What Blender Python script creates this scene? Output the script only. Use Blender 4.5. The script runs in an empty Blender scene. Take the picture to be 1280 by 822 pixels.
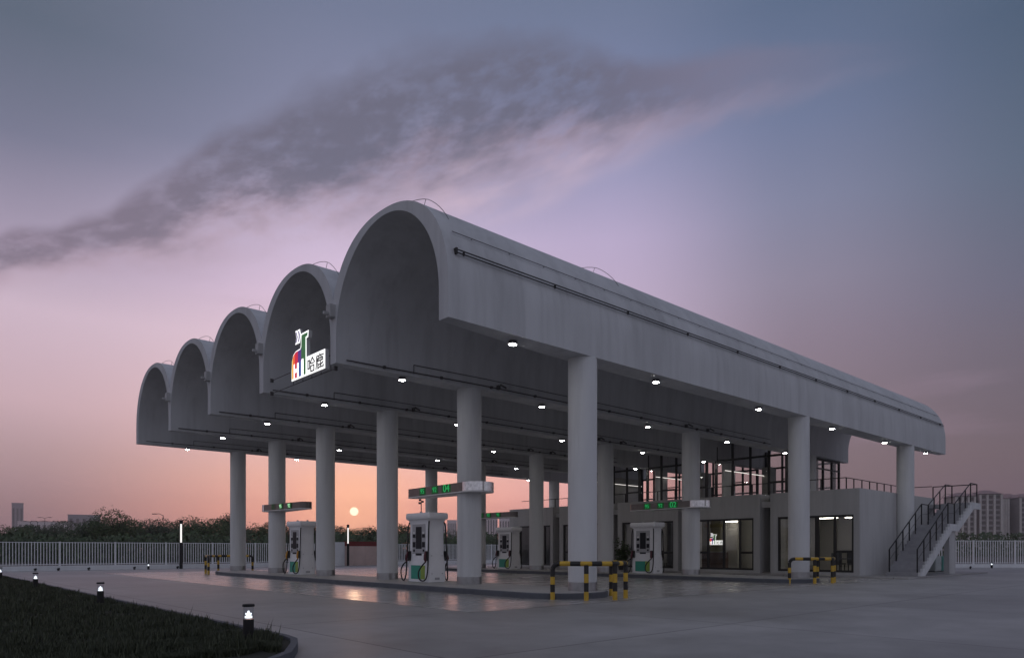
import bpy, bmesh, math, random
from mathutils import Vector, Matrix
R = math.radians
rnd = random.Random(7)
scene = bpy.context.scene
COL = scene.collection

def lin(*c):
    out = []
    for v in c:
        v = v / 255.0
        out.append(v / 12.92 if v <= 0.04045 else ((v + 0.055) / 1.055) ** 2.4)
    return tuple(out) + (1.0,)

# ------------------------------------------------------------------ camera
# world X runs along the vaults (away to the right), world Y along the open front (away to the left)
YAW = 0.7346
cam_d = bpy.data.cameras.new("camera")
cam = bpy.data.objects.new("camera", cam_d)
COL.objects.link(cam)
cam.location = (0, 0, 1.296)
cam.rotation_euler = (R(90), 0, -YAW)
cam_d.sensor_width = 36
cam_d.lens = 36 * 875.74 / 1280
cam_d.shift_y = 275 / 1280
cam_d.clip_end = 6000
cam_d.clip_start = 0.05
scene.camera = cam
scene.view_settings.view_transform = 'Standard'
scene.view_settings.look = 'None'
scene.view_settings.gamma = 1
scene.view_settings.use_curve_mapping = False
scene.view_settings.exposure = 0

SUN = Vector((0.49, 0.87, 0.0525)).normalized()
SUN_EL = math.asin(SUN.z)
SUN_AZ = math.atan2(SUN.x, SUN.y)

# ------------------------------------------------------------------ sky
HAZE = 0.0004
world = bpy.data.worlds.new("World")
scene.world = world
world.use_nodes = True

def build_sky():
    nt = world.node_tree
    N, L = nt.nodes, nt.links
    N.clear()
    out = N.new('ShaderNodeOutputWorld')
    def math_(op, a, b=None, c=None, clamp=False):
        n = N.new('ShaderNodeMath'); n.operation = op; n.use_clamp = clamp
        for i, v in enumerate((a, b, c)):
            if v is None: continue
            if isinstance(v, (int, float)): n.inputs[i].default_value = v
            else: L.new(v, n.inputs[i])
        return n.outputs[0]
    def smooth(v, a, b, t0=0.0, t1=1.0):
        n = N.new('ShaderNodeMapRange'); n.interpolation_type = 'SMOOTHSTEP'
        L.new(v, n.inputs[0])
        for i, x in enumerate((a, b, t0, t1)): n.inputs[1 + i].default_value = x
        return n.outputs[0]
    def mix(f, a, b):
        n = N.new('ShaderNodeMix'); n.data_type = 'RGBA'
        if isinstance(f, (int, float)): n.inputs[0].default_value = f
        else: L.new(f, n.inputs[0])
        for i, v in ((6, a), (7, b)):
            if isinstance(v, tuple): n.inputs[i].default_value = v
            else: L.new(v, n.inputs[i])
        return n.outputs[2]
    def ramp(v, stops, top=90.0):
        n = N.new('ShaderNodeValToRGB'); cr = n.color_ramp; cr.interpolation = 'B_SPLINE' if False else 'LINEAR'
        L.new(v, n.inputs[0])
        while len(cr.elements) > 1: cr.elements.remove(cr.elements[-1])
        cr.elements[0].position = stops[0][0] / top; cr.elements[0].color = lin(*stops[0][1])
        for p, c in stops[1:]:
            e = cr.elements.new(p / top); e.color = lin(*c)
        return n.outputs[0]
    def curve(v, pts, x0, x1, y0, y1):
        m = N.new('ShaderNodeMapRange'); L.new(v, m.inputs[0])
        for i, x in enumerate((x0, x1, 0, 1)): m.inputs[1 + i].default_value = x
        n = N.new('ShaderNodeValToRGB'); cr = n.color_ramp; cr.interpolation = 'CARDINAL'
        q = [((a - x0) / (x1 - x0), (b - y0) / (y1 - y0)) for a, b in pts]
        while len(cr.elements) > 1: cr.elements.remove(cr.elements[-1])
        cr.elements[0].position = q[0][0]; cr.elements[0].color = (q[0][1],) * 3 + (1,)
        for p, g in q[1:]:
            e = cr.elements.new(p); e.color = (g, g, g, 1)
        L.new(m.outputs[0], n.inputs[0])
        return math_('MULTIPLY_ADD', n.outputs[0], y1 - y0, y0)
    tc = N.new('ShaderNodeTexCoord')
    rot = N.new('ShaderNodeVectorRotate'); rot.rotation_type = 'Z_AXIS'
    rot.inputs['Angle'].default_value = YAW          # compass zero between the fence and the building
    L.new(tc.outputs['Generated'], rot.inputs['Vector'])
    sep = N.new('ShaderNodeSeparateXYZ'); L.new(rot.outputs[0], sep.inputs[0])
    az = math_('MULTIPLY', math_('ARCTAN2', sep.outputs[0], sep.outputs[1]), 180 / math.pi)
    el = math_('MULTIPLY', math_('ARCSINE', sep.outputs[2]), 180 / math.pi)
    elp = math_('DIVIDE', math_('MAXIMUM', el, 0.0), 90.0)
    A = [
     (-36, [(0,(128,106,113)),(3,(147,122,126)),(6.6,(172,146,151)),(10,(196,168,177)),(15.8,(202,180,196)),(19.6,(168,155,177)),(26,(119,121,143)),(32,(95,105,122)),(60,(112,114,128)),(90,(124,126,142))]),
     (-12.7, [(0,(208,143,130)),(3,(236,166,148)),(5.5,(236,177,161)),(8,(232,185,180)),(14.7,(225,197,209)),(19,(219,194,217)),(23.3,(200,184,211)),(28,(143,143,171)),(37,(115,123,149)),(60,(118,121,140)),(90,(124,126,142))]),
     (8, [(0,(196,140,136)),(3,(214,155,150)),(5.6,(220,167,164)),(10,(205,173,183)),(15,(195,173,194)),(23.6,(183,169,200)),(27.8,(157,154,187)),(33,(122,130,162)),(38,(110,121,148)),(60,(118,121,140)),(90,(124,126,142))]),
     (22, [(0,(116,101,105)),(5.2,(127,110,114)),(10,(134,117,126)),(15.7,(139,126,142)),(19.5,(140,133,153)),(24.7,(129,132,158)),(29.5,(113,123,153)),(36,(94,109,136)),(60,(110,116,138)),(90,(124,126,142))]),
     (38, [(0,(103,90,97)),(3,(109,96,102)),(6.6,(114,101,107)),(13.8,(110,104,117)),(17,(106,106,124)),(24,(94,106,126)),(32,(79,95,117)),(60,(108,115,136)),(90,(124,126,142))]),
     (120, [(0,(144,142,150)),(10,(156,155,166)),(25,(155,159,175)),(50,(144,149,168)),(90,(124,126,142))]),
    ]
    cols = [ramp(elp, s) for _, s in A]
    c = cols[0]
    for i in range(1, len(A)):
        c = mix(smooth(az, A[i - 1][0] - 1, A[i][0] + 1), c, cols[i])
    c = mix(smooth(az, -38, -110), c, cols[-1])
    # long mackerel cloud: centre line and half width against compass bearing (degrees)
    comb = N.new('ShaderNodeCombineXYZ')
    L.new(az, comb.inputs[0]); L.new(el, comb.inputs[1])
    def noise(scale, detail=6, rough=0.55, sx=1.0, sy=1.0, rotz=0.0, off=0.0, src=None):
        mp = N.new('ShaderNodeMapping'); mp.inputs['Scale'].default_value = (sx, sy, 1)
        mp.inputs['Rotation'].default_value = (0, 0, rotz); mp.inputs['Location'].default_value = (off, off * .7, off * .3)
        L.new(src or comb.outputs[0], mp.inputs[0])
        n = N.new('ShaderNodeTexNoise'); n.inputs['Scale'].default_value = scale
        n.inputs['Detail'].default_value = detail; n.inputs['Roughness'].default_value = rough
        L.new(mp.outputs[0], n.inputs['Vector'])
        return n.outputs[0]
    def px(x, y):
        return math.degrees(math.atan2(x - 640, 875.7)), math.degrees(math.atan2(686 - y, math.hypot(875.7, x - 640)))
    mid = [px(*p) for p in ((-250,352),(0,325),(80,308),(150,287),(250,247),(350,208),(450,178),(560,150),(680,132),(800,118),(950,97),(1150,64),(1400,22))]
    cel = curve(az, mid, mid[0][0], mid[-1][0], 0, 45)
    wid_px = ((-250,12),(0,28),(80,28),(150,36),(250,58),(350,76),(450,86),(560,88),(680,74),(800,46),(950,32),(1150,12),(1400,3))
    wid = [(px(x, 200)[0], w / 17.0) for x, w in wid_px]
    cw = curve(az, wid, mid[0][0], mid[-1][0], 0, 8)
    # coordinates turned along the cloud: x runs with the fibres
    cr_ = N.new('ShaderNodeVectorRotate'); cr_.rotation_type = 'Z_AXIS'; cr_.inputs['Angle'].default_value = R(-17)
    L.new(comb.outputs[0], cr_.inputs['Vector'])
    cv = cr_.outputs[0]
    n1 = noise(0.10, 4, 0.5, 0.8, 1.4, 0, 0.0, cv)
    n2 = noise(0.42, 5, 0.55, 0.42, 1.15, 0, 3.1, cv)
    n3 = noise(0.20, 4, 0.5, 0.5, 1.7, 0, 9.7, cv)
    n5 = noise(0.95, 6, 0.62, 0.5, 1.1, R(28), 14.2, cv)
    d = math_('SUBTRACT', el, cel)
    d = math_('ADD', d, math_('MULTIPLY', math_('SUBTRACT', n1, 0.5), math_('MULTIPLY', cw, 0.9)))
    d = math_('ADD', d, math_('MULTIPLY', math_('SUBTRACT', n2, 0.5), math_('MULTIPLY', cw, 0.55)))
    d = math_('ADD', d, math_('MULTIPLY', math_('SUBTRACT', n5, 0.5), math_('MULTIPLY', cw, 0.32)))
    t = math_('DIVIDE', d, cw)
    up = smooth(t, 1.05, 0.50)
    dn = smooth(t, -1.5, -0.25)
    dens = math_('MULTIPLY', up, dn)
    holes = smooth(math_('ADD', math_('MULTIPLY', n2, 0.5), math_('MULTIPLY', n5, 0.5)), 0.33, 0.56, 0.42, 1.0)
    dens = math_('MULTIPLY', math_('MULTIPLY', dens, holes), 0.84)
    fade_r = smooth(az, 33, 11, 0.0, 1.0)
    dens = math_('MULTIPLY', dens, fade_r)
    shade = smooth(math_('ADD', t, math_('MULTIPLY', math_('SUBTRACT', n2, 0.5), 1.3)), -1.15, -0.05)
    warm = smooth(az, 3, 20)
    dark = mix(smooth(az, -14, -34), mix(warm, lin(103,102,119), lin(122,118,140)), lin(120,110,126))
    pink = mix(warm, lin(178,153,168), lin(163,145,162))
    ccol = mix(shade, pink, dark)
    c = mix(dens, c, ccol)
    # pale pink silk along the lower right flank of the cloud
    e = math_('DIVIDE', math_('ADD', math_('SUBTRACT', el, cel), math_('MULTIPLY', math_('SUBTRACT', n3, 0.5), 2.2)), cw)
    silk = math_('MULTIPLY', smooth(e, -1.7, -0.95), smooth(e, -0.25, -0.8))
    silk = math_('MULTIPLY', silk, math_('MULTIPLY', smooth(az, -12, -2, 0.1, 1.0), smooth(az, 15, 0)))
    silk = math_('MULTIPLY', silk, smooth(n3, 0.38, 0.6, 0.1, 0.6))
    c = mix(silk, c, lin(212,188,204))
    # a few thin low streaks
    n4 = noise(0.10, 5, 0.55, 0.35, 3.2, 0, 5.3)
    st = math_('MULTIPLY', smooth(n4, 0.56, 0.74), math_('MULTIPLY', smooth(el, 3, 9), smooth(el, 24, 15)))
    c = mix(math_('MULTIPLY', st, 0.28), c, lin(160,138,156))
    # hazy glow and disc of the setting sun
    dot = N.new('ShaderNodeVectorMath'); dot.operation = 'DOT_PRODUCT'
    L.new(tc.outputs['Generated'], dot.inputs[0]); dot.inputs[1].default_value = SUN
    ang = math_('MULTIPLY', math_('ARCCOSINE', math_('MINIMUM', dot.outputs['Value'], 0.9999999)), 180 / math.pi)
    glow = smooth(ang, 6, 0.2, 0.0, 0.45)
    c = mix(glow, c, lin(255,192,152))
    disc = smooth(ang, 0.37, 0.28)
    c = mix(disc, c, (1.35, 1.10, 0.82, 1))
    below = smooth(el, -0.3, -2.5)
    c = mix(below, c, lin(70,62,64))
    # the sky is seen through the evening haze: its own colour is stronger than what arrives
    path = math_('MINIMUM', math_('DIVIDE', 95.0, math_('MAXIMUM', sep.outputs[2], 0.01)), 1250.0)
    T = math_('POWER', math.e, math_('MULTIPLY', path, -HAZE))
    inv = math_('DIVIDE', 1.0, T)
    def vec(op, a, b):
        n = N.new('ShaderNodeVectorMath'); n.operation = op
        for i, v in enumerate((a, b)):
            if isinstance(v, tuple): n.inputs[i].default_value = v
            else: L.new(v, n.inputs[i])
        return n.outputs[0]
    sc_ = N.new('ShaderNodeVectorMath'); sc_.operation = 'SCALE'; sc_.inputs[0].default_value = (0.135, 0.125, 0.13)
    L.new(math_('SUBTRACT', 1.0, T), sc_.inputs['Scale'])
    dif = vec('MAXIMUM', vec('SUBTRACT', c, sc_.outputs[0]), (0.02, 0.02, 0.02))
    sc2 = N.new('ShaderNodeVectorMath'); sc2.operation = 'SCALE'; L.new(dif, sc2.inputs[0]); L.new(inv, sc2.inputs['Scale'])
    c = sc2.outputs[0]
    bg = N.new('ShaderNodeBackground'); L.new(c, bg.inputs[0]); bg.inputs[1].default_value = 1.0
    # the physical sky adds the twilight blue of the zenith
    sk = N.new('ShaderNodeTexSky'); sk.sky_type = 'NISHITA'; sk.sun_disc = False
    sk.sun_elevation = SUN_EL; sk.sun_rotation = SUN_AZ; sk.dust_density = 4
    bg2 = N.new('ShaderNodeBackground'); L.new(sk.outputs[0], bg2.inputs[0]); bg2.inputs[1].default_value = 0.05
    bg2.inputs[1].default_value = 0.003
    add = N.new('ShaderNodeAddShader'); L.new(bg.outputs[0], add.inputs[0]); L.new(bg2.outputs[0], add.inputs[1])
    L.new(add.outputs[0], out.inputs[0])
build_sky()

sun_d = bpy.data.lights.new("sun", 'SUN')
sun_d.energy = 0.02; sun_d.angle = R(0.8); sun_d.color = (1.0, 0.62, 0.38)
sun = bpy.data.objects.new("sun", sun_d); COL.objects.link(sun)
sun.rotation_euler = (-SUN).to_track_quat('-Z', 'Y').to_euler()

# ------------------------------------------------------------------ materials
def mat(name, col, rough=0.6, metal=0.0, var=0.12, scale=1.5, bump=0.0, bscale=30, stain=0.0, spec=0.5, rvar=0.0, coat=0.0, streak=False):
    m = bpy.data.materials.new(name); m.use_nodes = True
    nt = m.node_tree; N, L = nt.nodes, nt.links
    b = N['Principled BSDF']
    b.inputs['Roughness'].default_value = rough; b.inputs['Metallic'].default_value = metal
    b.inputs['Specular IOR Level'].default_value = spec
    if coat: b.inputs['Coat Weight'].default_value = coat
    g = N.new('ShaderNodeNewGeometry')
    mp = N.new('ShaderNodeMapping'); L.new(g.outputs['Position'], mp.inputs[0])
    mp.inputs['Scale'].default_value = (1, 1, 0.25) if streak else (1, 1, 1)
    n = N.new('ShaderNodeTexNoise'); n.inputs['Scale'].default_value = scale; n.inputs['Detail'].default_value = 7
    n.inputs['Roughness'].default_value = 0.6
    L.new(mp.outputs[0], n.inputs['Vector'])
    r = N.new('ShaderNodeMapRange'); L.new(n.outputs[0], r.inputs[0])
    for i, x in enumerate((0.3, 0.7, 1 - var, 1 + var)): r.inputs[1 + i].default_value = x
    mx = N.new('ShaderNodeMix'); mx.data_type = 'RGBA'; mx.blend_type = 'MULTIPLY'; mx.inputs[0].default_value = 1
    mx.inputs[6].default_value = (*col[:3], 1); L.new(r.outputs[0], mx.inputs[7])
    last = mx.outputs[2]
    if stain:
        n2 = N.new('ShaderNodeTexNoise'); n2.inputs['Scale'].default_value = 0.35; n2.inputs['Detail'].default_value = 8
        n2.inputs['Roughness'].default_value = 0.68; L.new(mp.outputs[0], n2.inputs['Vector'])
        r2 = N.new('ShaderNodeMapRange'); L.new(n2.outputs[0], r2.inputs[0])
        for i, x in enumerate((0.45, 0.68, 1.0, 1 - stain)): r2.inputs[1 + i].default_value = x
        m2 = N.new('ShaderNodeMix'); m2.data_type = 'RGBA'; m2.blend_type = 'MULTIPLY'; m2.inputs[0].default_value = 1
        L.new(last, m2.inputs[6]); L.new(r2.outputs[0], m2.inputs[7]); last = m2.outputs[2]
    if streak:
        m5 = N.new('ShaderNodeMapping'); m5.inputs['Scale'].default_value = (1, 1, 0.06); L.new(g.outputs['Position'], m5.inputs[0])
        n5 = N.new('ShaderNodeTexNoise'); n5.inputs['Scale'].default_value = 2.6; n5.inputs['Detail'].default_value = 6; n5.inputs['Roughness'].default_value = 0.7
        L.new(m5.outputs[0], n5.inputs['Vector'])
        r5 = N.new('ShaderNodeMapRange'); L.new(n5.outputs[0], r5.inputs[0])
        for i, x in enumerate((0.48, 0.72, 1.0, 0.84)): r5.inputs[1 + i].default_value = x
        x5 = N.new('ShaderNodeMix'); x5.data_type = 'RGBA'; x5.blend_type = 'MULTIPLY'; x5.inputs[0].default_value = 1
        L.new(last, x5.inputs[6]); L.new(r5.outputs[0], x5.inputs[7]); last = x5.outputs[2]
    L.new(last, b.inputs['Base Color'])
    if rvar:
        r3 = N.new('ShaderNodeMapRange'); L.new(n.outputs[0], r3.inputs[0])
        for i, x in enumerate((0.3, 0.7, rough - rvar, rough + rvar)): r3.inputs[1 + i].default_value = x
        L.new(r3.outputs[0], b.inputs['Roughness'])
    if bump:
        n4 = N.new('ShaderNodeTexNoise'); n4.inputs['Scale'].default_value = bscale; n4.inputs['Detail'].default_value = 5
        L.new(g.outputs['Position'], n4.inputs['Vector'])
        bp = N.new('ShaderNodeBump'); bp.inputs['Strength'].default_value = bump; bp.inputs['Distance'].default_value = 0.01
        L.new(n4.outputs[0], bp.inputs['Height']); L.new(bp.outputs[0], b.inputs['Normal'])
    return m

def emit(name, col, strength):
    m = bpy.data.materials.new(name); m.use_nodes = True
    nt = m.node_tree; N, L = nt.nodes, nt.links
    b = N['Principled BSDF']
    b.inputs['Base Color'].default_value = (*[min(1, c * .8) for c in col[:3]], 1)
    b.inputs['Emission Color'].default_value = (*col[:3], 1); b.inputs['Emission Strength'].default_value = strength
    return m

def glass_mat(name, tint, gloss=1.0):
    m = bpy.data.materials.new(name); m.use_nodes = True
    nt = m.node_tree; N, L = nt.nodes, nt.links
    N.remove(N['Principled BSDF'])
    t = N.new('ShaderNodeBsdfTransparent'); t.inputs[0].default_value = (*tint, 1)
    g = N.new('ShaderNodeBsdfGlossy'); g.inputs['Roughness'].default_value = 0.01
    g.inputs[0].default_value = (gloss, gloss, gloss, 1)
    lw = N.new('ShaderNodeLayerWeight'); lw.inputs[0].default_value = 0.5
    pw = N.new('ShaderNodeMath'); pw.operation = 'POWER'; L.new(lw.outputs['Facing'], pw.inputs[0]); pw.inputs[1].default_value = 5
    f = N.new('ShaderNodeMath'); f.operation = 'MULTIPLY_ADD'; L.new(pw.outputs[0], f.inputs[0]); f.inputs[1].default_value = 0.95; f.inputs[2].default_value = 0.045
    x = N.new('ShaderNodeMixShader'); L.new(f.outputs[0], x.inputs[0]); L.new(t.outputs[0], x.inputs[1]); L.new(g.outputs[0], x.inputs[2])
    L.new(x.outputs[0], N['Material Output'].inputs[0])
    return m

M = {}
M['shell'] = mat('white_render', (0.565, 0.57, 0.585), 0.75, var=0.07, scale=1.2, bump=0.25, bscale=14, stain=0.14, streak=True)
M['column'] = mat('column_render', (0.625, 0.63, 0.64), 0.7, var=0.05, scale=1.6, bump=0.15, bscale=20, stain=0.08, streak=True)
M['wall'] = mat('wall_render', (0.48, 0.475, 0.475), 0.8, var=0.06, scale=1.0, bump=0.2, bscale=18, stain=0.1, streak=True)
M['dark_metal'] = mat('black_metal', (0.010, 0.010, 0.011), 0.5, 0.0, var=0.2, spec=0.3)
M['frame'] = mat('window_frame_black', (0.014, 0.013, 0.013), 0.45, 0.0, var=0.2)
M['steel'] = mat('brushed_steel', (0.42, 0.42, 0.43), 0.3, 1.0, var=0.12, scale=6)
M['rail_grey'] = mat('rail_dark_grey', (0.03, 0.027, 0.027), 0.5, 0.3, var=0.15)
M['pipe_grey'] = mat('pipe_grey', (0.085, 0.08, 0.08), 0.6, var=0.15)
M['thin_grey'] = mat('galvanised', (0.16, 0.15, 0.16), 0.5, 0.6, var=0.15)
M['fence'] = mat('fence_white_paint', (0.74, 0.75, 0.77), 0.5, var=0.08)
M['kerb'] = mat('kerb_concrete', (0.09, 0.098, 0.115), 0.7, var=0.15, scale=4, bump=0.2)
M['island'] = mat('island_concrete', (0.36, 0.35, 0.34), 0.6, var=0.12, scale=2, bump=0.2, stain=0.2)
M['light_kerb'] = mat('pale_kerb', (0.30, 0.295, 0.29), 0.75, var=0.15, scale=4, bump=0.2)
M['yellow'] = mat('yellow_paint', (0.58, 0.36, 0.035), 0.5, var=0.15, scale=5, stain=0.15)
M['black_paint'] = mat('black_paint', (0.014, 0.013, 0.013), 0.5, var=0.2)
M['rubber'] = mat('hose_rubber', (0.012, 0.012, 0.012), 0.55, var=0.2)
M['pump_white'] = mat('pump_white_paint', (0.80, 0.80, 0.82), 0.35, var=0.04, scale=3, stain=0.06)
M['pump_grey'] = mat('pump_grey_panel', (0.38, 0.38, 0.40), 0.4, var=0.06)
M['screen'] = mat('dark_screen', (0.008, 0.010, 0.016), 0.45, var=0.1, spec=0.25)
M['teal'] = mat('teal_print', (0.025, 0.29, 0.21), 0.4, var=0.1)
M['lime'] = mat('lime_print', (0.28, 0.40, 0.06), 0.4, var=0.1)
M['orange'] = mat('orange_nozzle', (0.55, 0.27, 0.03), 0.4, var=0.1)
M['red_noz'] = mat('maroon_nozzle', (0.10, 0.02, 0.03), 0.4, var=0.1)
M['bezel'] = mat('sign_bezel', (0.16, 0.145, 0.135), 0.28, 0.85, var=0.15, scale=6)
M['white_trim'] = mat('white_trim', (0.7, 0.7, 0.7), 0.4, var=0.05)
M['polished'] = mat('polished_steel', (0.72, 0.72, 0.73), 0.18, 1.0, var=0.2, scale=9)
M['led_green'] = emit('led_green', (0.02, 0.5, 0.13), 0.5)
M['led_glow'] = emit('led_panel_dark_green', (0.004, 0.05, 0.012), 0.6)
M['led_white'] = emit('led_pale_green', (0.45, 0.95, 0.5), 0.9)
M['lamp'] = emit('lamp_white', (1.0, 0.97, 0.92), 95)
M['tube'] = emit('tube_white', (1.0, 0.97, 0.93), 1.05)
M['bollard_glow'] = emit('bollard_white', (0.9, 0.95, 1.0), 1.5)
M['strip'] = emit('strip_white', (1.0, 0.93, 0.82), 18)
M['strip_dim'] = emit('strip_soft_white', (1.0, 0.94, 0.88), 1.2)
M['room_lamp'] = emit('room_lamp', (1.0, 0.95, 0.85), 12)
M['glass'] = glass_mat('window_glass', (0.93, 0.93, 0.92))
M['glass_clear'] = glass_mat('lamp_glass', (0.9, 0.92, 0.94))
M['stair'] = mat('stair_concrete', (0.33, 0.33, 0.35), 0.8, var=0.12, scale=3, bump=0.2, stain=0.15)
M['timber'] = mat('dark_timber', (0.10, 0.055, 0.035), 0.5, var=0.25, scale=4)
M['room_wall'] = mat('room_plaster', (0.42, 0.41, 0.38), 0.8, var=0.05)
M['room_floor'] = mat('room_tiles', (0.25, 0.23, 0.21), 0.35, var=0.1)
M['olive'] = mat('olive_panel', (0.16, 0.15, 0.05), 0.6, var=0.15)
M['trunk'] = mat('bark', (0.05, 0.04, 0.03), 0.9, var=0.3, scale=6)
M['soil'] = mat('lawn_soil', (0.022, 0.022, 0.014), 0.95, var=0.35, scale=3)
M['hoard'] = mat('hoarding_panel', (0.60, 0.46, 0.42), 0.6, var=0.1, stain=0.15)
M['hoard_red'] = mat('hoarding_red', (0.16, 0.022, 0.022), 0.5, var=0.15)
M['tower_wall'] = mat('tower_render', (0.33, 0.30, 0.29), 0.9, var=0.1, scale=0.2)
M['tower_dark'] = mat('tower_window_dark', (0.12, 0.10, 0.095), 0.8, var=0.15, scale=0.3)  # even dark colour of the window boxes and strips on far buildings
M['tower_pale'] = mat('tower_pilaster', (0.58, 0.53, 0.50), 0.8, var=0.08, scale=0.3)
M['tower_roof'] = mat('tower_roof_tile', (0.30, 0.20, 0.20), 0.8, var=0.1, scale=0.5)
M['far_wall'] = mat('far_wall', (0.36, 0.32, 0.34), 0.9, var=0.08, scale=0.05)
M['far_pale'] = mat('far_pale', (0.75, 0.66, 0.66), 0.9, var=0.06, scale=0.05)
M['cab_white'] = mat('cabinet_white', (0.36, 0.40, 0.40), 0.5, var=0.1)
M['cab_green'] = mat('cabinet_green', (0.05, 0.24, 0.20), 0.5, var=0.1)
M['pot'] = mat('dark_pot', (0.04, 0.04, 0.045), 0.5, var=0.1)
M['sign_white'] = emit('sign_white', (1.0, 1.0, 0.98), 1.15)
M['ink'] = mat('sign_ink', (0.012, 0.012, 0.014), 0.5, var=0.05)
for k, c_, s_ in (('s_green', (0.045, 0.17, 0.055), .55), ('s_yellow', (0.95, 0.62, 0.08), .9), ('s_orange', (0.9, 0.14, 0.03), .8), ('s_red', (0.62, 0.015, 0.05), .8),
                  ('s_purple', (0.10, 0.03, 0.22), .8), ('s_blue', (0.03, 0.07, 0.28), .8), ('s_lilac', (0.12, 0.085, 0.24), .8)):
    M[k] = emit('sign_' + k, c_, s_)

def leaf_mat(name, c0, c1):
    m = bpy.data.materials.new(name); m.use_nodes = True
    nt = m.node_tree; N, L = nt.nodes, nt.links
    b = N['Principled BSDF']; b.inputs['Roughness'].default_value = 0.7
    g = N.new('ShaderNodeNewGeometry'); r = N.new('ShaderNodeValToRGB')
    r.color_ramp.elements[0].color = (*c0, 1); r.color_ramp.elements[1].color = (*c1, 1)
    L.new(g.outputs['Random Per Island'], r.inputs[0]); L.new(r.outputs[0], b.inputs['Base Color'])
    b.inputs['Subsurface Weight'].default_value = 0
    return m
M['leaf_a'] = leaf_mat('leaves_dark', (0.030, 0.052, 0.020), (0.062, 0.095, 0.036))
M['leaf_b'] = leaf_mat('leaves_olive', (0.048, 0.074, 0.026), (0.088, 0.122, 0.042))
M['leaf_c'] = leaf_mat('leaves_grey', (0.06, 0.076, 0.044), (0.10, 0.122, 0.068))
M['grass'] = leaf_mat('grass_blades', (0.016, 0.022, 0.011), (0.075, 0.085, 0.045))

def ground_mat(name, base, rough, rlo, joint_u, joint_v, ou, ov, var=0.14, gloss=0.5):
    m = bpy.data.materials.new(name); m.use_nodes = True
    nt = m.node_tree; N, L = nt.nodes, nt.links
    b = N['Principled BSDF']; b.inputs['Specular IOR Level'].default_value = gloss
    g = N.new('ShaderNodeNewGeometry')
    sep = N.new('ShaderNodeSeparateXYZ'); L.new(g.outputs['Position'], sep.inputs[0])
    def mth(op, a, b_=None):
        n = N.new('ShaderNodeMath'); n.operation = op
        for i, v in enumerate((a, b_)):
            if v is None: continue
            if isinstance(v, (int, float)): n.inputs[i].default_value = v
            else: L.new(v, n.inputs[i])
        return n.outputs[0]
    def joint(o, sp, off):
        v = mth('ABSOLUTE', mth('SUBTRACT', mth('MODULO', mth('ADD', o, 1000 * sp - off + sp / 2), sp), sp / 2))
        r = N.new('ShaderNodeMapRange'); L.new(v, r.inputs[0])
        for i, x in enumerate((0.008, 0.022, 1.0, 0.0)): r.inputs[1 + i].default_value = x
        return r.outputs[0]
    j = mth('MAXIMUM', joint(sep.outputs[0], joint_u, ou), joint(sep.outputs[1], joint_v, ov))
    def noise(s, d=8, rg=0.62, sc=(1, 1, 1)):
        mp = N.new('ShaderNodeMapping'); mp.inputs['Scale'].default_value = sc; L.new(g.outputs['Position'], mp.inputs[0])
        n = N.new('ShaderNodeTexNoise'); n.inputs['Scale'].default_value = s; n.inputs['Detail'].default_value = d; n.inputs['Roughness'].default_value = rg
        L.new(mp.outputs[0], n.inputs['Vector']); return n.outputs[0]
    n1, n2, n3 = noise(0.22), noise(1.3), noise(0.5, 8, 0.7, (0.25, 1.6, 1))
    f = mth('ADD', mth('MULTIPLY', n1, 0.45), mth('ADD', mth('MULTIPLY', n2, 0.25), mth('MULTIPLY', n3, 0.3)))
    r = N.new('ShaderNodeMapRange'); L.new(f, r.inputs[0])
    for i, x in enumerate((0.32, 0.68, 1 - var * 2.0, 1 + var * 1.4)): r.inputs[1 + i].default_value = x
    n6, n7 = noise(0.11, 6, 0.6), noise(2.4, 6, 0.7)
    def band(o, a, b_, c_, d_):
        q = N.new('ShaderNodeMapRange'); L.new(o, q.inputs[0])
        for i, x in enumerate((a, b_, c_, d_)): q.inputs[1 + i].default_value = x
        return q.outputs[0]
    wear = mth('MULTIPLY', band(n6, .40, .62, .84, 1.10), band(n7, .60, .74, 1.0, .78))
    # slabs cast on different days differ a little
    fl = N.new('ShaderNodeTexWhiteNoise'); fl.noise_dimensions = '2D'
    cmb = N.new('ShaderNodeCombineXYZ')
    L.new(mth('FLOOR', mth('DIVIDE', mth('ADD', sep.outputs[0], 1000 * joint_u - ou), joint_u)), cmb.inputs[0])
    L.new(mth('FLOOR', mth('DIVIDE', mth('ADD', sep.outputs[1], 1000 * joint_v - ov), joint_v)), cmb.inputs[1])
    L.new(cmb.outputs[0], fl.inputs['Vector'])
    slab = band(fl.outputs['Value'], 0, 1, .93, 1.05)
    k = mth('MULTIPLY', mth('MULTIPLY', r.outputs[0], mth('MULTIPLY', wear, slab)), mth('SUBTRACT', 1.0, mth('MULTIPLY', j, 0.7)))
    mx = N.new('ShaderNodeMix'); mx.data_type = 'RGBA'; mx.blend_type = 'MULTIPLY'; mx.inputs[0].default_value = 1
    mx.inputs[6].default_value = (*base, 1); L.new(k, mx.inputs[7]); L.new(mx.outputs[2], b.inputs['Base Color'])
    rr = N.new('ShaderNodeMapRange'); L.new(mth('ADD', mth('MULTIPLY', n1, 0.5), mth('MULTIPLY', n3, 0.5)), rr.inputs[0])
    for i, x in enumerate((0.35, 0.65, rlo, rough)): rr.inputs[1 + i].default_value = x
    L.new(rr.outputs[0], b.inputs['Roughness'])
    bp = N.new('ShaderNodeBump'); bp.inputs['Strength'].default_value = 0.12; bp.inputs['Distance'].default_value = 0.008
    L.new(noise(22, 4), bp.inputs['Height']); L.new(bp.outputs[0], b.inputs['Normal'])
    return m
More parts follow.
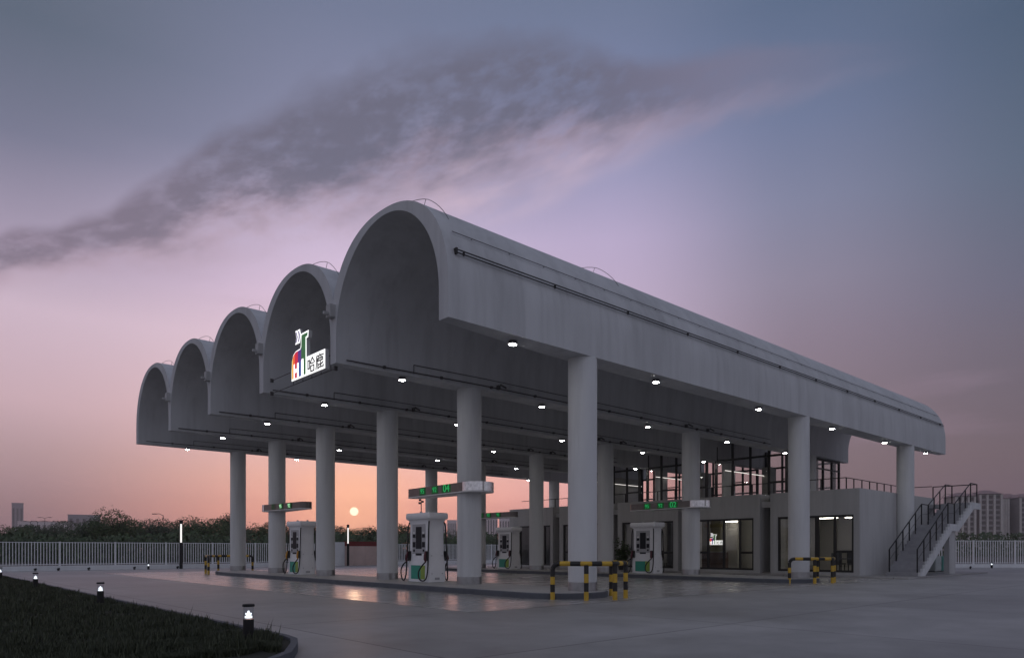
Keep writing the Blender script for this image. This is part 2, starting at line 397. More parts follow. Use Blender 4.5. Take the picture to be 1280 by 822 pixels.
M['yard'] = ground_mat('yard_concrete', (0.335, 0.325, 0.32), 0.62, 0.42, 6.0, 5.0, 5.0, 6.5, 0.2)
M['floor'] = ground_mat('forecourt_floor', (0.36, 0.345, 0.33), 0.34, 0.18, 5.0, 5.0, 9.4, 13.04, 0.1)
M['field'] = mat('field_earth', (0.055, 0.05, 0.04), 0.95, var=0.3, scale=0.08, stain=0.3)

# ------------------------------------------------------------------ mesh helpers
class MB:
    def __init__(s): s.bm = bmesh.new()
    def box(s, x0, x1, y0, y1, z0, z1, bevel=0.0):
        r = bmesh.ops.create_cube(s.bm, size=1)
        vs = r['verts']
        bmesh.ops.scale(s.bm, vec=(abs(x1 - x0), abs(y1 - y0), abs(z1 - z0)), verts=vs)
        bmesh.ops.translate(s.bm, vec=((x0 + x1) / 2, (y0 + y1) / 2, (z0 + z1) / 2), verts=vs)
        if bevel:
            es = list({e for v in vs for e in v.link_edges})
            bmesh.ops.bevel(s.bm, geom=es, offset=bevel, segments=2, affect='EDGES', profile=0.6)
        return s
    def ring(s, pts):
        return [s.bm.verts.new(p) for p in pts]
    def loft(s, rings, closed=True, cap=True):
        rs = [s.ring(r) for r in rings]
        n = len(rs[0])
        for a, b in zip(rs, rs[1:]):
            for i in range(n if closed else n - 1):
                j = (i + 1) % n
                s.bm.faces.new((a[i], a[j], b[j], b[i]))
        if cap and closed:
            s.bm.faces.new(list(reversed(rs[0]))); s.bm.faces.new(rs[-1])
        return s
    def lathe(s, prof, c=(0, 0, 0), n=24, cap=True):
        return s.loft([[(c[0] + r * math.cos(2 * math.pi * i / n), c[1] + r * math.sin(2 * math.pi * i / n), c[2] + z) for i in range(n)] for r, z in prof], True, cap)
    def tube(s, pts, r, n=8, radii=None):
        pts = [Vector(p) for p in pts]
        rings = []
        up = None
        for i, p in enumerate(pts):
            t = (pts[min(i + 1, len(pts) - 1)] - pts[max(i - 1, 0)]).normalized()
            if up is None:
                up = Vector((0, 0, 1)) if abs(t.z) < 0.9 else Vector((1, 0, 0))
            a = (up - t * up.dot(t)).normalized(); b = t.cross(a); up = a
            rr = radii[i] if radii else r
            rings.append([tuple(p + (a * math.cos(2 * math.pi * k / n) + b * math.sin(2 * math.pi * k / n)) * rr) for k in range(n)])
        return s.loft(rings)
    def prism(s, poly, axis, d0, d1):
        """polygon of (a, b) pairs swept along axis 0/1/2"""
        def P(a, b, d):
            return ((d, a, b), (a, d, b), (a, b, d))[axis]
        return s.loft([[P(a, b, d0) for a, b in poly], [P(a, b, d1) for a, b in poly]])
    def face(s, pts):
        s.bm.faces.new([s.bm.verts.new(p) for p in pts]); return s
    def build(s, name, material, parent=None, smooth=None, loc=None):
        bmesh.ops.recalc_face_normals(s.bm, faces=s.bm.faces)
        me = bpy.data.meshes.new(name); s.bm.to_mesh(me); s.bm.free()
        if smooth is not None:
            for p in me.polygons: p.use_smooth = True
            me.set_sharp_from_angle(angle=R(smooth))
        ms = material if isinstance(material, (list, tuple)) else [material]
        for m in ms: me.materials.append(M[m] if isinstance(m, str) else m)
        o = bpy.data.objects.new(name, me); COL.objects.link(o)
        if parent: o.parent = parent
        if loc: o.location = loc
        return o

def tag(o, label=None, cat=None, group=None, kind=None):
    if label: o['label'] = label
    if cat: o['category'] = cat
    if group: o['group'] = group
    if kind: o['kind'] = kind
    return o
def thing(name, label, cat, loc=(0, 0, 0), rz=0.0, group=None):
    o = bpy.data.objects.new(name, None); COL.objects.link(o)
    o.empty_display_size = 0.3
    o.location = loc; o.rotation_euler = (0, 0, rz)
    return tag(o, label, cat, group)
def dup(root, loc, label, rz=None):
    def cp(o, par):
        c = o.copy(); COL.objects.link(c)
        if par: c.parent = par
        for ch in list(o.children): cp(ch, c)
        return c
    r = cp(root, None); r.location = loc; r['label'] = label
    if rz is not None: r.rotation_euler = (0, 0, rz)
    return r
def mesh_from(name, verts, faces, material, parent=None, smooth=False):
    me = bpy.data.meshes.new(name); me.from_pydata(verts, [], faces); me.update()
    me.materials.append(M[material])
    if smooth:
        for p in me.polygons: p.use_smooth = True
    o = bpy.data.objects.new(name, me); COL.objects.link(o)
    if parent: o.parent = parent
    return o
ORD = ['first', 'second', 'third', 'fourth', 'fifth', 'sixth', 'seventh', 'eighth', 'ninth', 'tenth', 'eleventh', 'twelfth', 'thirteenth',
       'fourteenth', 'fifteenth', 'sixteenth', 'seventeenth', 'eighteenth', 'nineteenth', 'twentieth', 'twenty-first', 'twenty-second', 'twenty-third',
       'twenty-fourth', 'twenty-fifth', 'twenty-sixth', 'twenty-seventh', 'twenty-eighth', 'twenty-ninth', 'thirtieth']
CS, SN = math.cos(YAW), math.sin(YAW)
def bearing(x, Y):
    """ground point seen at a compass bearing (old survey column x) and distance Y along the axis of view"""
    X = (x - 640) / 875.74 * Y
    return CS * X + SN * Y, -SN * X + CS * Y

# ------------------------------------------------------------------ ground
S = 5.0
V0, U0, U1, U2 = 13.04, 14.40, 27.16, 38.75
ZB, UF, UE, DO = 6.52, 9.50, 43.67, 0.39
W = [V0 + S * i for i in range(6)]

MB().box(-1240, 1240, -1240, 1240, -0.3, -0.06).build('ground', 'field', None)
tag(bpy.data.objects['ground'], kind='structure')
y = MB()
y.face([(-40, -40, 0), (63, -40, 0), (63, 10, 0), (53, 19, 0), (53, 50.2, 0), (-40, 50.2, 0)])
tag(y.build('yard_pavement', 'yard'), kind='structure')
f = MB(); f.face([(9.0, 11.2, 0.004), (46, 11.2, 0.004), (46, 43, 0.004), (9.0, 43, 0.004)])
tag(f.build('forecourt_floor', 'floor'), kind='structure')
ap = MB().box(32.75, 44.6, 10.9, 39.0, -.02, .07, .01)
tag(ap.build('shop_apron', 'yard'), kind='structure')

# ------------------------------------------------------------------ canopy
canopy = thing('fuel_canopy', 'white fuel station canopy of five long side-by-side barrel vaults on round columns', 'canopy', (UF, V0, 0))
def rel(bmo, name, material, parent, smooth=None):
    o = bmo.build(name, material, parent, smooth)
    o.matrix_parent_inverse = Matrix.Translation(parent.location).inverted()
    return o
NA = 40
ZS, ZCI, ZCO = 7.20, 9.77, 9.93
def section(i, k):
    """k: 0 at the thin tips, 1 over the columns. returns matched intrados and extrados point lists (v, z)"""
    a, b = W[i], W[i + 1]
    def face_off(w, inner_thin, inner_thick): return inner_thin + (inner_thick - inner_thin) * k
    r = a + (face_off(a, -0.03, 0.38) if i == 0 else face_off(a, 0.16, 0.38))
    l = b - (face_off(b, -0.03, 0.38) if i == 4 else face_off(b, 0.16, 0.38))
    c, hw = (r + l) / 2, (l - r) / 2
    zc = ZCI - 0.10 * k
    I = [(r, ZB)] + [(c - hw * math.cos(math.pi * t / NA), ZS + (zc - ZS) * math.sin(math.pi * t / NA)) for t in range(NA + 1)] + [(l, ZB)]
    co = (a + b) / 2
    def side(is_outer):
        A = 2.5 + DO if is_outer else 2.66
        th0 = 0.0 if is_outer else math.acos((2.5 / 2.66) ** 1.125)
        return A, th0
    Ar, tr = side(i == 0); Al, tl = side(i == 4)
    E = []
    for t in range(NA + 1):
        th = tr + (math.pi / 2 - tr) * (t / (NA / 2)) if t <= NA / 2 else math.pi / 2 + (math.pi / 2 - tl) * ((t - NA / 2) / (NA / 2))
        A = Ar if t <= NA / 2 else Al
        ct = math.cos(th)
        E.append((co - A * math.copysign(abs(ct) ** (2 / 2.25), ct), ZS + (ZCO - ZS) * max(0, math.sin(th)) ** (2 / 2.25)))
    E = [(E[0][0], ZB)] + E + [(E[-1][0], ZB)]
    return I, E
for i in range(5):
    m = MB(); bm = m.bm
    st = [(UF, 0), (11.2, .42), (12.8, .8), (U0, 1), (U1, 1), (U2, 1), (41.2, .5), (UE, 0)]
    rows = []
    for u, k in st:
        I, E = section(i, k)
        rows.append(([bm.verts.new((u, p, q)) for p, q in I], [bm.verts.new((u, p, q)) for p, q in E]))
    for (I0, E0), (I1, E1) in zip(rows, rows[1:]):
        n = len(I0)
        for t in range(n - 1):
            bm.faces.new((I0[t], I0[t + 1], I1[t + 1], I1[t]))
            if not ((t == 0 and i > 0) or (t == n - 2 and i < 4)):
                bm.faces.new((E0[t], E1[t], E1[t + 1], E0[t + 1]))
        bm.faces.new((I0[0], I1[0], E1[0], E0[0])); bm.faces.new((I0[-1], E0[-1], E1[-1], I1[-1]))
    for I, E in (rows[0], rows[-1]):
        for t in range(len(I) - 1): bm.faces.new((I[t], I[t + 1], E[t + 1], E[t]))
    rel(m, 'roof_vault', 'shell', canopy, 25)
for i, v in enumerate(W):
    for u in (U0, U1, U2):
        c = rel(MB().lathe([(0.40, 0.0), (0.40, ZB + 0.01)], (u, v, 0), 40), 'column', 'column', canopy, 40)
        b = MB().lathe([(0.406, 0.16), (0.406, 0.40), (0.401, 0.402)], (u, v, 0), 40).build('column_base', 'steel', c, 40)
# service pipes along the beams, clamps included
for i in range(1, 6):
    p = MB(); v = W[i] - 0.42
    def vv(u):
        k = max(0, min(1, (u - UF) / (U0 - UF)))
        return W[i] - (0.16 + 0.22 * k) - 0.05
    p.tube([(u, vv(u), 6.63) for u in (9.8, 11, 12.2, 13.4, 14.4, 20, 26, 33.6)], 0.019, 6)
    p.tube([(u, vv(u), 6.86) for u in (12.0, 13.2, 14.4, 20, 26, 33.6)], 0.012, 6)
    p.tube([(12.0, vv(12.0), 6.86), (12.0, vv(12.0), 6.6)], 0.012, 6)
    for u in range(11, 34, 2):
        p.box(u - .035, u + .035, vv(u) - .035, vv(u) + .055, 6.59, 6.67)
    for u in (U0 + .9, U1 - 1.0, U1 + .7):
        p.box(u - .045, u + .045, vv(u) - .06, vv(u) + .05, 6.60, 6.74)
        p.tube([(u, vv(u) - .1, 6.75), (u + .1, vv(u) - .28, 6.62)], 0.03, 6)
    rel(p, 'service_pipe', 'pipe_grey', canopy)
# roof edge rail on the near flank
def ext_v(z, off=0.0):
    s_ = max(0, 1 - ((z - ZS) / (ZCO - ZS)) ** 2.25) ** (1 / 2.25)
    return V0 + 2.5 - (2.5 + DO) * s_ - off
rl = MB()
for z in (8.05, 8.13):
    rl.tube([(9.75, ext_v(z, .07), z), (26, ext_v(z, .07), z), (43.45, ext_v(z, .07), z)], 0.017, 6)
u = 10.0
while u < 43.4:
    rl.box(u - .008, u + .008, ext_v(8.09, .06), ext_v(8.09, -.05), 8.045, 8.135); u += 3.0
rl.box(9.74, 9.78, ext_v(8.09, .09), ext_v(8.09, -.03), 8.02, 8.16)
rel(rl, 'roof_rail', 'rail_grey', canopy)
lc = MB()
lc.tube([(9.8, ext_v(8.62, .05), 8.62), (43.4, ext_v(8.62, .05), 8.62)], 0.010, 5)
u = 10.4
while u < 43.3:
    lc.tube([(u, ext_v(8.62, .05), 8.62), (u, ext_v(8.62, -.02), 8.60)], 0.010, 5); u += 1.2
rel(lc, 'lightning_cable', 'thin_grey', canopy)
for i in range(5):
    for u, a0, a1 in ((9.95, 62, 152), (16.2, 62, 150)):
        if u > 12 and i > 0: continue
        h = MB(); co = (W[i] + W[i + 1]) / 2
        def pt(th, off): 
            A = 2.7 if not (i == 0 and th < 90) else 2.89
            return (u, co - (A + off) * math.copysign(abs(math.cos(R(th))) ** .889, math.cos(R(th))), ZS + (2.74 + off) * math.sin(R(th)) ** .889)
        h.tube([pt(th, 0.02 + 0.14 * min(1, (th - 40) / 25, (140 - th) / 25)) for th in range(40, 141, 4)], 0.008, 5)
        for th in (66, 90, 114):
            h.tube([pt(th, -.02), pt(th, .16)], 0.007, 5)
        rel(h, 'lightning_hoop', 'thin_grey', canopy)
for i in range(1, 5):
    b = MB().box(UF - .16, UF + .12, W[i] - .13, W[i] + .13, 7.80, 8.16, 0.015)
    b.box(UF - .30, UF - .12, W[i] - .04, W[i] + .04, 7.86, 7.94)
    rel(b, 'drain_box', 'wall', canopy)

# ceiling lights hung under the beams
LU = [11.8, 17.75, 24.0, 30.2, 36.0, 41.7]
BEAM = ['nearest', 'second', 'third', 'fourth', 'fifth', 'farthest']
def make_light(label):
    t = thing('canopy_light', label, 'light', group='round lights under the canopy beams')
    MB().lathe([(0.05, 0.10), (0.105, 0.09), (0.118, 0.035), (0.118, 0.012), (0.098, 0.010)], (0, 0, 0), 20).build('lamp_housing', 'thin_grey', t, 35)
    MB().lathe([(0.095, 0.009), (0.092, 0.001), (0.07, -0.004)], (0, 0, 0), 20).build('diffuser', 'lamp', t, 50)
    return t
light0 = None
for i, v in enumerate(W):
    for k, u in enumerate(LU):
        if i > 0 and k > 4: continue
        lb = 'small white disc light under the %s beam, %s from the open front' % (BEAM[i], ORD[k])
        if light0 is None: light0 = make_light(lb); light0.location = (u, v, ZB - .10)
        else: dup(light0, (u, v, ZB - .10), lb)

# ------------------------------------------------------------------ station building
F4 = 44.3
FU, BU = 33.85, 43.6
ZR, ZP = 3.75, 4.15
st = thing('station_shop', 'grey white two storey station shop with black framed windows under the vaults', 'building', (FU, W[0], 0))
def part(m, name, material, parent=st, smooth=None):
    o = m.build(name, material, parent, smooth)
    if parent.parent is None: o.matrix_parent_inverse = Matrix.Translation(parent.location).inverted()
    return o
def window_u(v0, v1, z0, z1, u, mull, trans, parent=st, name='window', t=0.10, d=0.10):
    """window in a plane of constant u; mull = list of v, trans = list of (va, vb, z)"""
    m = MB()
    m.box(u, u + d, v0, v1, z1 - t, z1); m.box(u, u + d, v0, v1, z0, z0 + t)
    m.box(u, u + d, v0, v0 + t, z0 + t, z1 - t); m.box(u, u + d, v1 - t, v1, z0 + t, z1 - t)
    for q in mull:
        w = t * .6
        if isinstance(q, tuple): q, w = q
        m.box(u + .004, u + d - .004, q - w, q + w, z0 + t, z1 - t)
    for a, b, z in trans: m.box(u + .008, u + d - .008, a, b, z - t * .6, z + t * .6)
    o = part(m, name, 'frame', parent)
    part(MB().box(u + d * .5 - .006, u + d * .5 + .006, v0 + t * .5, v1 - t * .5, z0 + t * .5, z1 - t * .5), 'pane', 'glass', o)
    return o
WIN = {0: (13.62, 17.36, [14.52, (15.37, .10), 16.4], [(13.7, 14.5, 1.18)]),
       1: (18.68, 22.40, [(19.50, .05), 20.45, (21.42, .06)], [(18.7, 19.48, 1.12), (21.45, 22.4, 1.12)]),
       2: (23.66, 27.40, [24.6, 25.55, 26.5], [(23.7, 24.6, 1.1), (26.5, 27.4, 1.1)]),
       3: (28.68, 32.40, [29.6, 30.55, 31.5], [(31.5, 32.4, 1.1)]),
       4: (33.60, 36.70, [34.2, (35.0, .25), 35.7], [])}
ZW0, ZW1 = 0.20, 2.93
for i in range(5):
    a = W[i] + (0.30 if i else 0.31); b = W[i + 1] - 0.30
    w0, w1, mull, tr = WIN[i]
    m = MB()
    m.box(FU, FU + .25, a, w0, 0, ZP); m.box(FU, FU + .25, w1, b, 0, ZP)
    m.box(FU, FU + .25, w0, w1, ZW1, ZP); m.box(FU, FU + .25, w0, w1, 0, ZW0)
    for q in (a, b):   # returns into the recess
        s_ = 1 if q == a else -1
        if i == 0 and q == a: continue
        m.box(FU + .25, FU + 1.1, min(q, q + .2 * s_), max(q, q + .2 * s_), 0, ZP)
    part(m, 'front_wall', 'wall')
    window_u(w0, w1, ZW0, ZW1, FU + .05, mull, tr)
m = MB()
for i in range(1, 5): m.box(FU + 1.1, FU + 1.2, W[i] - .5, W[i] + .5, 0, ZP)
part(m, 'recess_wall', 'wall')
part(MB().box(FU + .25, BU + .6, V0 + .31, V0 + .56, 0, ZP), 'side_wall', 'wall')
part(MB().box(FU + .25, BU + .6, W[5] - .55, W[5] - .30, 0, ZP), 'end_wall', 'wall')
part(MB().box(BU + .4, BU + .6, V0 + .56, W[5] - .55, 0, ZP), 'back_wall', 'wall')
part(MB().box(FU + .25, BU + .4, V0 + .56, W[5] - .55, 3.45, ZR), 'roof_terrace', 'wall')
part(MB().box(FU + .25, BU + .4, V0 + .56, W[5] - .55, 0.02, 0.12), 'shop_floor', 'room_floor')
part(MB().box(39.2, 39.35, V0 + .56, 27.0, 0.12, 3.45).box(36.8, 36.95, 21.3, 24.2, .12, 3.45).box(FU + 1.2, 39.2, 17.9, 18.1, .12, 3.45).box(FU + 1.2, BU + .4, 33, 33.15, .12, 3.45), 'partition', 'room_wall')
# upper glazed room, bays two to four
GU, GB = 36.8, 42.9
OFF = [0.33, 1.37, 2.49, 3.61, 4.69]
def arch_inner(v, i):
    I, _ = section(i, 1)
    c, hw = (I[1][0] + I[-2][0]) / 2, (I[-2][0] - I[1][0]) / 2
    return ZS + (ZCI - .1 - ZS) * math.sqrt(max(0, 1 - ((v - c) / hw) ** 2))
for i in (1, 2, 3):
    for u, nm in ((GU, 'glazed_front'), (GB - .12, 'glazed_back')):
        m = MB()
        for k, o in enumerate(OFF):
            w = .075 if k in (0, 4) else .05
            v = W[i] + o
            m.box(u, u + .12, v - w, v + w, ZR, arch_inner(v, i) + .03 if k not in (0, 4) else 7.6)
        m.box(u + .004, u + .116, W[i] + .33, W[i] + 4.69, 6.45, 6.56)
        m.box(u + .004, u + .116, W[i] + .33, W[i] + 4.69, ZR, ZR + .1)
        for k in ((0, 2) if nm == 'glazed_front' else (0, 1, 2, 3)):
            m.box(u + .008, u + .112, W[i] + OFF[k], W[i] + OFF[k + 1], 4.98, 5.07)
        if nm == 'glazed_back':
            for k in (1, 2): m.box(u + .008, u + .112, W[i] + OFF[k], W[i] + OFF[k + 1], 5.75, 5.81)
        o = part(m, nm, 'frame')
        g = MB()
        pts = [(u + .06, W[i] + .40, ZR), (u + .06, W[i + 1] - .40, ZR)]
        I, _ = section(i, 1)
        g.face([(u + .06, W[i + 1] - .385, ZR)] + [(u + .06, p, q - .01) for p, q in reversed(I[1:-1])] + [(u + .06, W[i] + .385, ZR)])
        part(g, 'pane', 'glass', o)
sg = MB()
for u in (39.45, 40.6, 41.75, 42.75): sg.box(u - .05, u + .05, 18.0, 18.12, ZR, 6.50)
sg.box(39.4, 42.8, 18.004, 18.116, 6.40, 6.50); sg.box(39.4, 42.8, 18.008, 18.112, 5.9, 5.97)
o = part(sg, 'glazed_side', 'frame')
part(MB().box(39.4, 42.8, 18.05, 18.065, ZR, 6.45), 'pane', 'glass', o)
for x0, x1, y0, y1 in ((GU + .12, 38.3, 17.94, 18.14), (GU + .12, 38.3, 32.94, 33.14), (39.2, GB, 32.94, 33.14), (42.0, 42.7, 22.0, 22.6), (41.6, 42.7, 26.7, 27.4)):
    part(MB().box(x0, x1, y0, y1, ZR, 6.52), 'upper_wall', 'room_wall')
# terrace railing
rg = MB()
ru = 35.3
rg.tube([(ru, 14.55, 4.82), (ru, 38.0, 4.82)], 0.022, 6)
rg.tube([(ru, 14.55, 4.82), (BU + .5, 14.75, 4.84), (F4 - .08, V0 + .45, 4.84)], 0.022, 6)
v = 14.55
while v < 38: rg.box(ru - .02, ru + .02, v - .025, v + .025, ZR, 4.82); v += 1.25
u = ru + .95
while u < BU + .5:
    q = 14.55 + .2 * (u - ru) / 8.8
    rg.box(u - .03, u + .03, q - .02, q + .02, ZR, 4.82 + .02 * (u - ru) / 8.8); u += 1.05
part(rg, 'terrace_railing', 'rail_grey')

# lamps and furniture inside the building
def strip(u0, u1, v0, v1, z, label, name='strip_light', mt='strip'):
    t = thing(name, label, 'light', ((u0 + u1) / 2, (v0 + v1) / 2, z))
    part(MB().box(u0, u1, v0, v1, z + .02, z + .05), 'diffuser', mt, t)
    part(MB().box(u0 - .02, u1 + .02, v0 - .02, v1 + .02, z + .05, z + .09), 'lamp_housing', 'thin_grey', t)
    return t
for i, w_ in ((1, 'nearest'), (2, 'middle'), (3, 'farthest')):
    strip(37.4, 42.4, W[i + 1] - .60, W[i + 1] - .55, 5.95, 'long white strip light high inside the %s bay of the upper glazed room' % w_, 'strip_light', 'strip_dim')
strip(36.0, 36.1, 13.9, 14.9, 2.85, 'short strip light behind the right pane of the corner shop window')
strip(36.0, 36.1, 15.3, 16.3, 2.85, 'short strip light behind the middle pane of the corner shop window')
strip(36.2, 36.3, 19.2, 20.0, 2.85, 'short strip light behind the right pane of the reception window')
strip(36.2, 36.3, 21.0, 21.8, 2.85, 'short strip light above the small glowing sign indoors')
for v, w_ in ((19.4, 'reception window beside the timber shelves'), (24.0, 'window behind the right-hand fuel pump')):
    t = thing('globe_lamp', 'small white globe lamp glowing inside the ' + w_, 'lamp', (37.0, v, 2.42))
    MB().lathe([(0.02, -.16), (.12, -.13), (.17, 0), (.12, .13), (.02, .16)], (0, 0, 0), 16).build('lamp_shade', 'room_lamp', t, 60)
    MB().tube([(0, 0, .15), (0, 0, 1.03)], .012, 6).build('cord', 'frame', t)
def shelf(u0, v0, v1, label):
    t = thing('shelf_unit', label, 'shelf', (u0, (v0 + v1) / 2, .12))
    m = MB().box(u0, u0 + .04, v0, v1, .12, 2.2).box(u0 - .4, u0, v0, v0 + .04, .12, 2.2).box(u0 - .4, u0, v1 - .04, v1, .12, 2.2)
    part(m, 'carcass', 'timber', t)
    for z in (.3, .75, 1.2, 1.65, 2.16): part(MB().box(u0 - .4, u0, v0 + .04, v1 - .04, z, z + .04), 'shelf_board', 'timber', t)
    return t
shelf(39.1, 18.2, 20.0, 'brown timber shelves behind the right pane of the reception window')
shelf(39.1, 23.3, 24.9, 'brown timber shelves behind the window next to the right-hand pump')
t = thing('reception_counter', 'brown timber reception counter below the glowing sign indoors', 'counter', (36.0, 22.3, .12))
part(MB().box(35.7, 36.3, 21.6, 23.0, .12, 1.12), 'counter_body', 'timber', t); part(MB().box(35.65, 36.35, 21.55, 23.05, 1.12, 1.17), 'counter_top', 'room_floor', t)
tag(MB().box(36.75, 36.795, 22.15, 23.9, .9, 3.3).build('wall_panel', 'olive'), 'olive green wall panel carrying the small glowing sign indoors', 'panel')
t = thing('office_desk', 'dark office desk inside the corner shop window', 'desk', (35.6, 14.6, .12))
part(MB().box(35.2, 36.0, 13.8, 15.2, .80, .85), 'desk_top', 'pot', t)
for a, b in ((35.25, 13.85), (35.95, 13.85), (35.25, 15.15), (35.95, 15.15)): part(MB().box(a - .025, a + .025, b - .025, b + .025, .12, .80), 'leg', 'pot', t)
for v, w_ in ((14.0, 'right'), (14.75, 'left')):
    t = thing('office_chair', 'black upholstered chair, the %s one at the desk in the corner window' % w_, 'chair', (34.9, v, .12))
    MB().box(-.25, .25, -.25, .25, .42, .50, .03).build('seat', 'pot', t); MB().box(-.28, -.21, -.25, .25, .5, 1.0, .03).build('backrest', 'pot', t)
    for a in (-.2, .2):
        for b in (-.2, .2): MB().box(a - .02, a + .02, b - .02, b + .02, 0, .42).build('leg', 'dark_metal', t)

# ------------------------------------------------------------------ outside staircase
sv0, sv1 = 11.15, 12.60
SB = .07
stair = thing('outdoor_staircase', 'grey concrete outdoor staircase with black handrails climbing to the roof terrace', 'staircase', (35.0, 11.9, 0))
def flight(u0, z0, n, run, rise):
    poly = [(u0, z0)]
    for i in range(n):
        poly += [(u0 + i * run, z0 + (i + 1) * rise), (u0 + (i + 1) * run, z0 + (i + 1) * rise)]
    poly += [(u0 + n * run, z0 + n * rise - .22), (u0 + .35, z0 - .0)]
    return poly
n1, n2 = 15, 7
F0, F1, F2, F3, F4 = 35.0, 39.4, 40.5, 43.1, 44.3
Z1, Z2 = 2.54, 3.76
run1 = (F1 - F0) / n1; rise1 = (Z1 - SB) / n1
run2 = (F3 - F2) / n2; rise2 = (Z2 - Z1) / n2
m = MB()
m.prism(flight(F0, SB, n1, run1, rise1), 1, sv0 + .10, sv1)
m.box(F1, F2, sv0 + .10, sv1, Z1 - .22, Z1)
m.prism(flight(F2, Z1, n2, run2, rise2), 1, sv0 + .10, sv1)
m.box(F3, F4, sv0 + .10, V0 + .31, Z2 - .2, Z2)
part(m, 'steps', 'stair', stair)
m = MB()  # stringer with a saw-toothed upper edge
def stringer(u0, z0, n, run, rise, th):
    up = [(u0, z0)]
    for i in range(n): up += [(u0 + i * run, z0 + (i + 1) * rise + .012), (u0 + (i + 1) * run - .002, z0 + (i + 1) * rise + .012)]
    return up + [(u0 + n * run, z0 + n * rise - th), (u0 + th * run / rise * .9, z0)]
m.prism(stringer(F0, SB, n1, run1, rise1, .40), 1, sv0, sv0 + .098)
m.box(F1, F2, sv0, sv0 + .098, Z1 - .34, Z1 + .012)
m.prism([(F2, Z1 - .34)] + stringer(F2, Z1 + .012, n2, run2, rise2, .34)[:-1], 1, sv0, sv0 + .098)
m.box(F3, F4, sv0, sv0 + .098, Z2 - .32, Z2 + .012)
part(m, 'stringer', 'column', stair)
part(MB().box(F1 + .05, F2 - .12, sv0 + .11, sv0 + .36, 0, Z1 - .22), 'support_wall', 'wall', stair)
for v in (sv0 + .16, sv1 - .10):
    m = MB()
    line = [(F0 + .1, SB + .17), (F1, Z1), (F2 - .1, Z1), (F3, Z2), (F4 - .08, Z2)]
    m.tube([(u, v, z + 1.05) for u, z in line], .026, 6)
    m.tube([(u, v, z + .56) for u, z in line], .009, 5)
    for (u0, z0), (u1, z1), k in zip(line, line[1:], (5, 1, 3, 1)):
        for j in range(k + (1 if u1 > F3 + .1 else 0)):
            u, z = u0 + (u1 - u0) * j / k, z0 + (z1 - z0) * j / k
            m.box(u - .03, u + .03, v - .022, v + .022, z - .02, z + 1.05)
    part(m, 'handrail', 'dark_metal', stair)
m = MB(); m.tube([(F4 - .08, sv0 + .16, Z2 + 1.05), (F4 - .08, V0 + .4, Z2 + 1.05)], .026, 6)
for q in (sv1 - .1, V0 + .4): m.box(F4 - .11, F4 - .05, q - .022, q + .022, Z2 - .02, Z2 + 1.05)
part(m, 'end_rail', 'dark_metal', stair)
for k, (u0, u1, ma) in enumerate(((42.2, 43.2, 'cab_white'), (43.28, 43.9, 'cab_green'))):
    t = thing('utility_cabinet', ['pale grey green utility cabinet standing under the staircase landing', 'teal green utility cabinet next to the pale one under the stairs'][k], 'cabinet', ((u0 + u1) / 2, 12.9, .07))
    part(MB().box(u0, u1, 12.72, 13.2, .12, .92, .02), 'cabinet_body', ma, t)
    part(MB().box(u0 + .06, u1 - .06, 12.70, 12.718, .18, .86), 'cabinet_door', ma, t)
    part(MB().box(u0 + .05, u1 - .05, 12.75, 13.15, .07, .12), 'plinth', 'pot', t)
    part(MB().box(u1 - .16, u1 - .12, 12.67, 12.70, .45, .6), 'handle', 'steel', t)

# ------------------------------------------------------------------ pump islands
def island_poly(inset=0.0):
    cx, hw = -0.40, 1.36 - inset       # relative to the column line
    pts = []
    for k in range(0, 17):             # near end
        th = math.pi + math.pi * k / 16
        pts.append((cx + hw * math.cos(th), V0 + .45 + (1.27 - inset) * math.sin(th)))
    for k in range(0, 17):             # far end, a longer taper
        th = math.pi * k / 16
        pts.append((cx + hw * math.cos(th), 34.6 + (4.2 - inset) * math.sin(th)))
    return pts
def make_island(label):
    t = thing('pump_island', label, 'kerb island', group='pump islands')
    P0, P1 = island_poly(), island_poly(.02)
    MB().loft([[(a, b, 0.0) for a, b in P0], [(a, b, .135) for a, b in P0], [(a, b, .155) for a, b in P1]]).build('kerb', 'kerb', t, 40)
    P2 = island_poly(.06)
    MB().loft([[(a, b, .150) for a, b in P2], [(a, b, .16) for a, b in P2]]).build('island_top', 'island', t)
    return t
OFFI = 12.86
isl = make_island('long low concrete pump island nearest the camera, below pump 04'); isl.location = (U0, 0, 0)
dup(isl, (U0 + OFFI, 0, 0), 'long low concrete pump island in front of the shop windows')

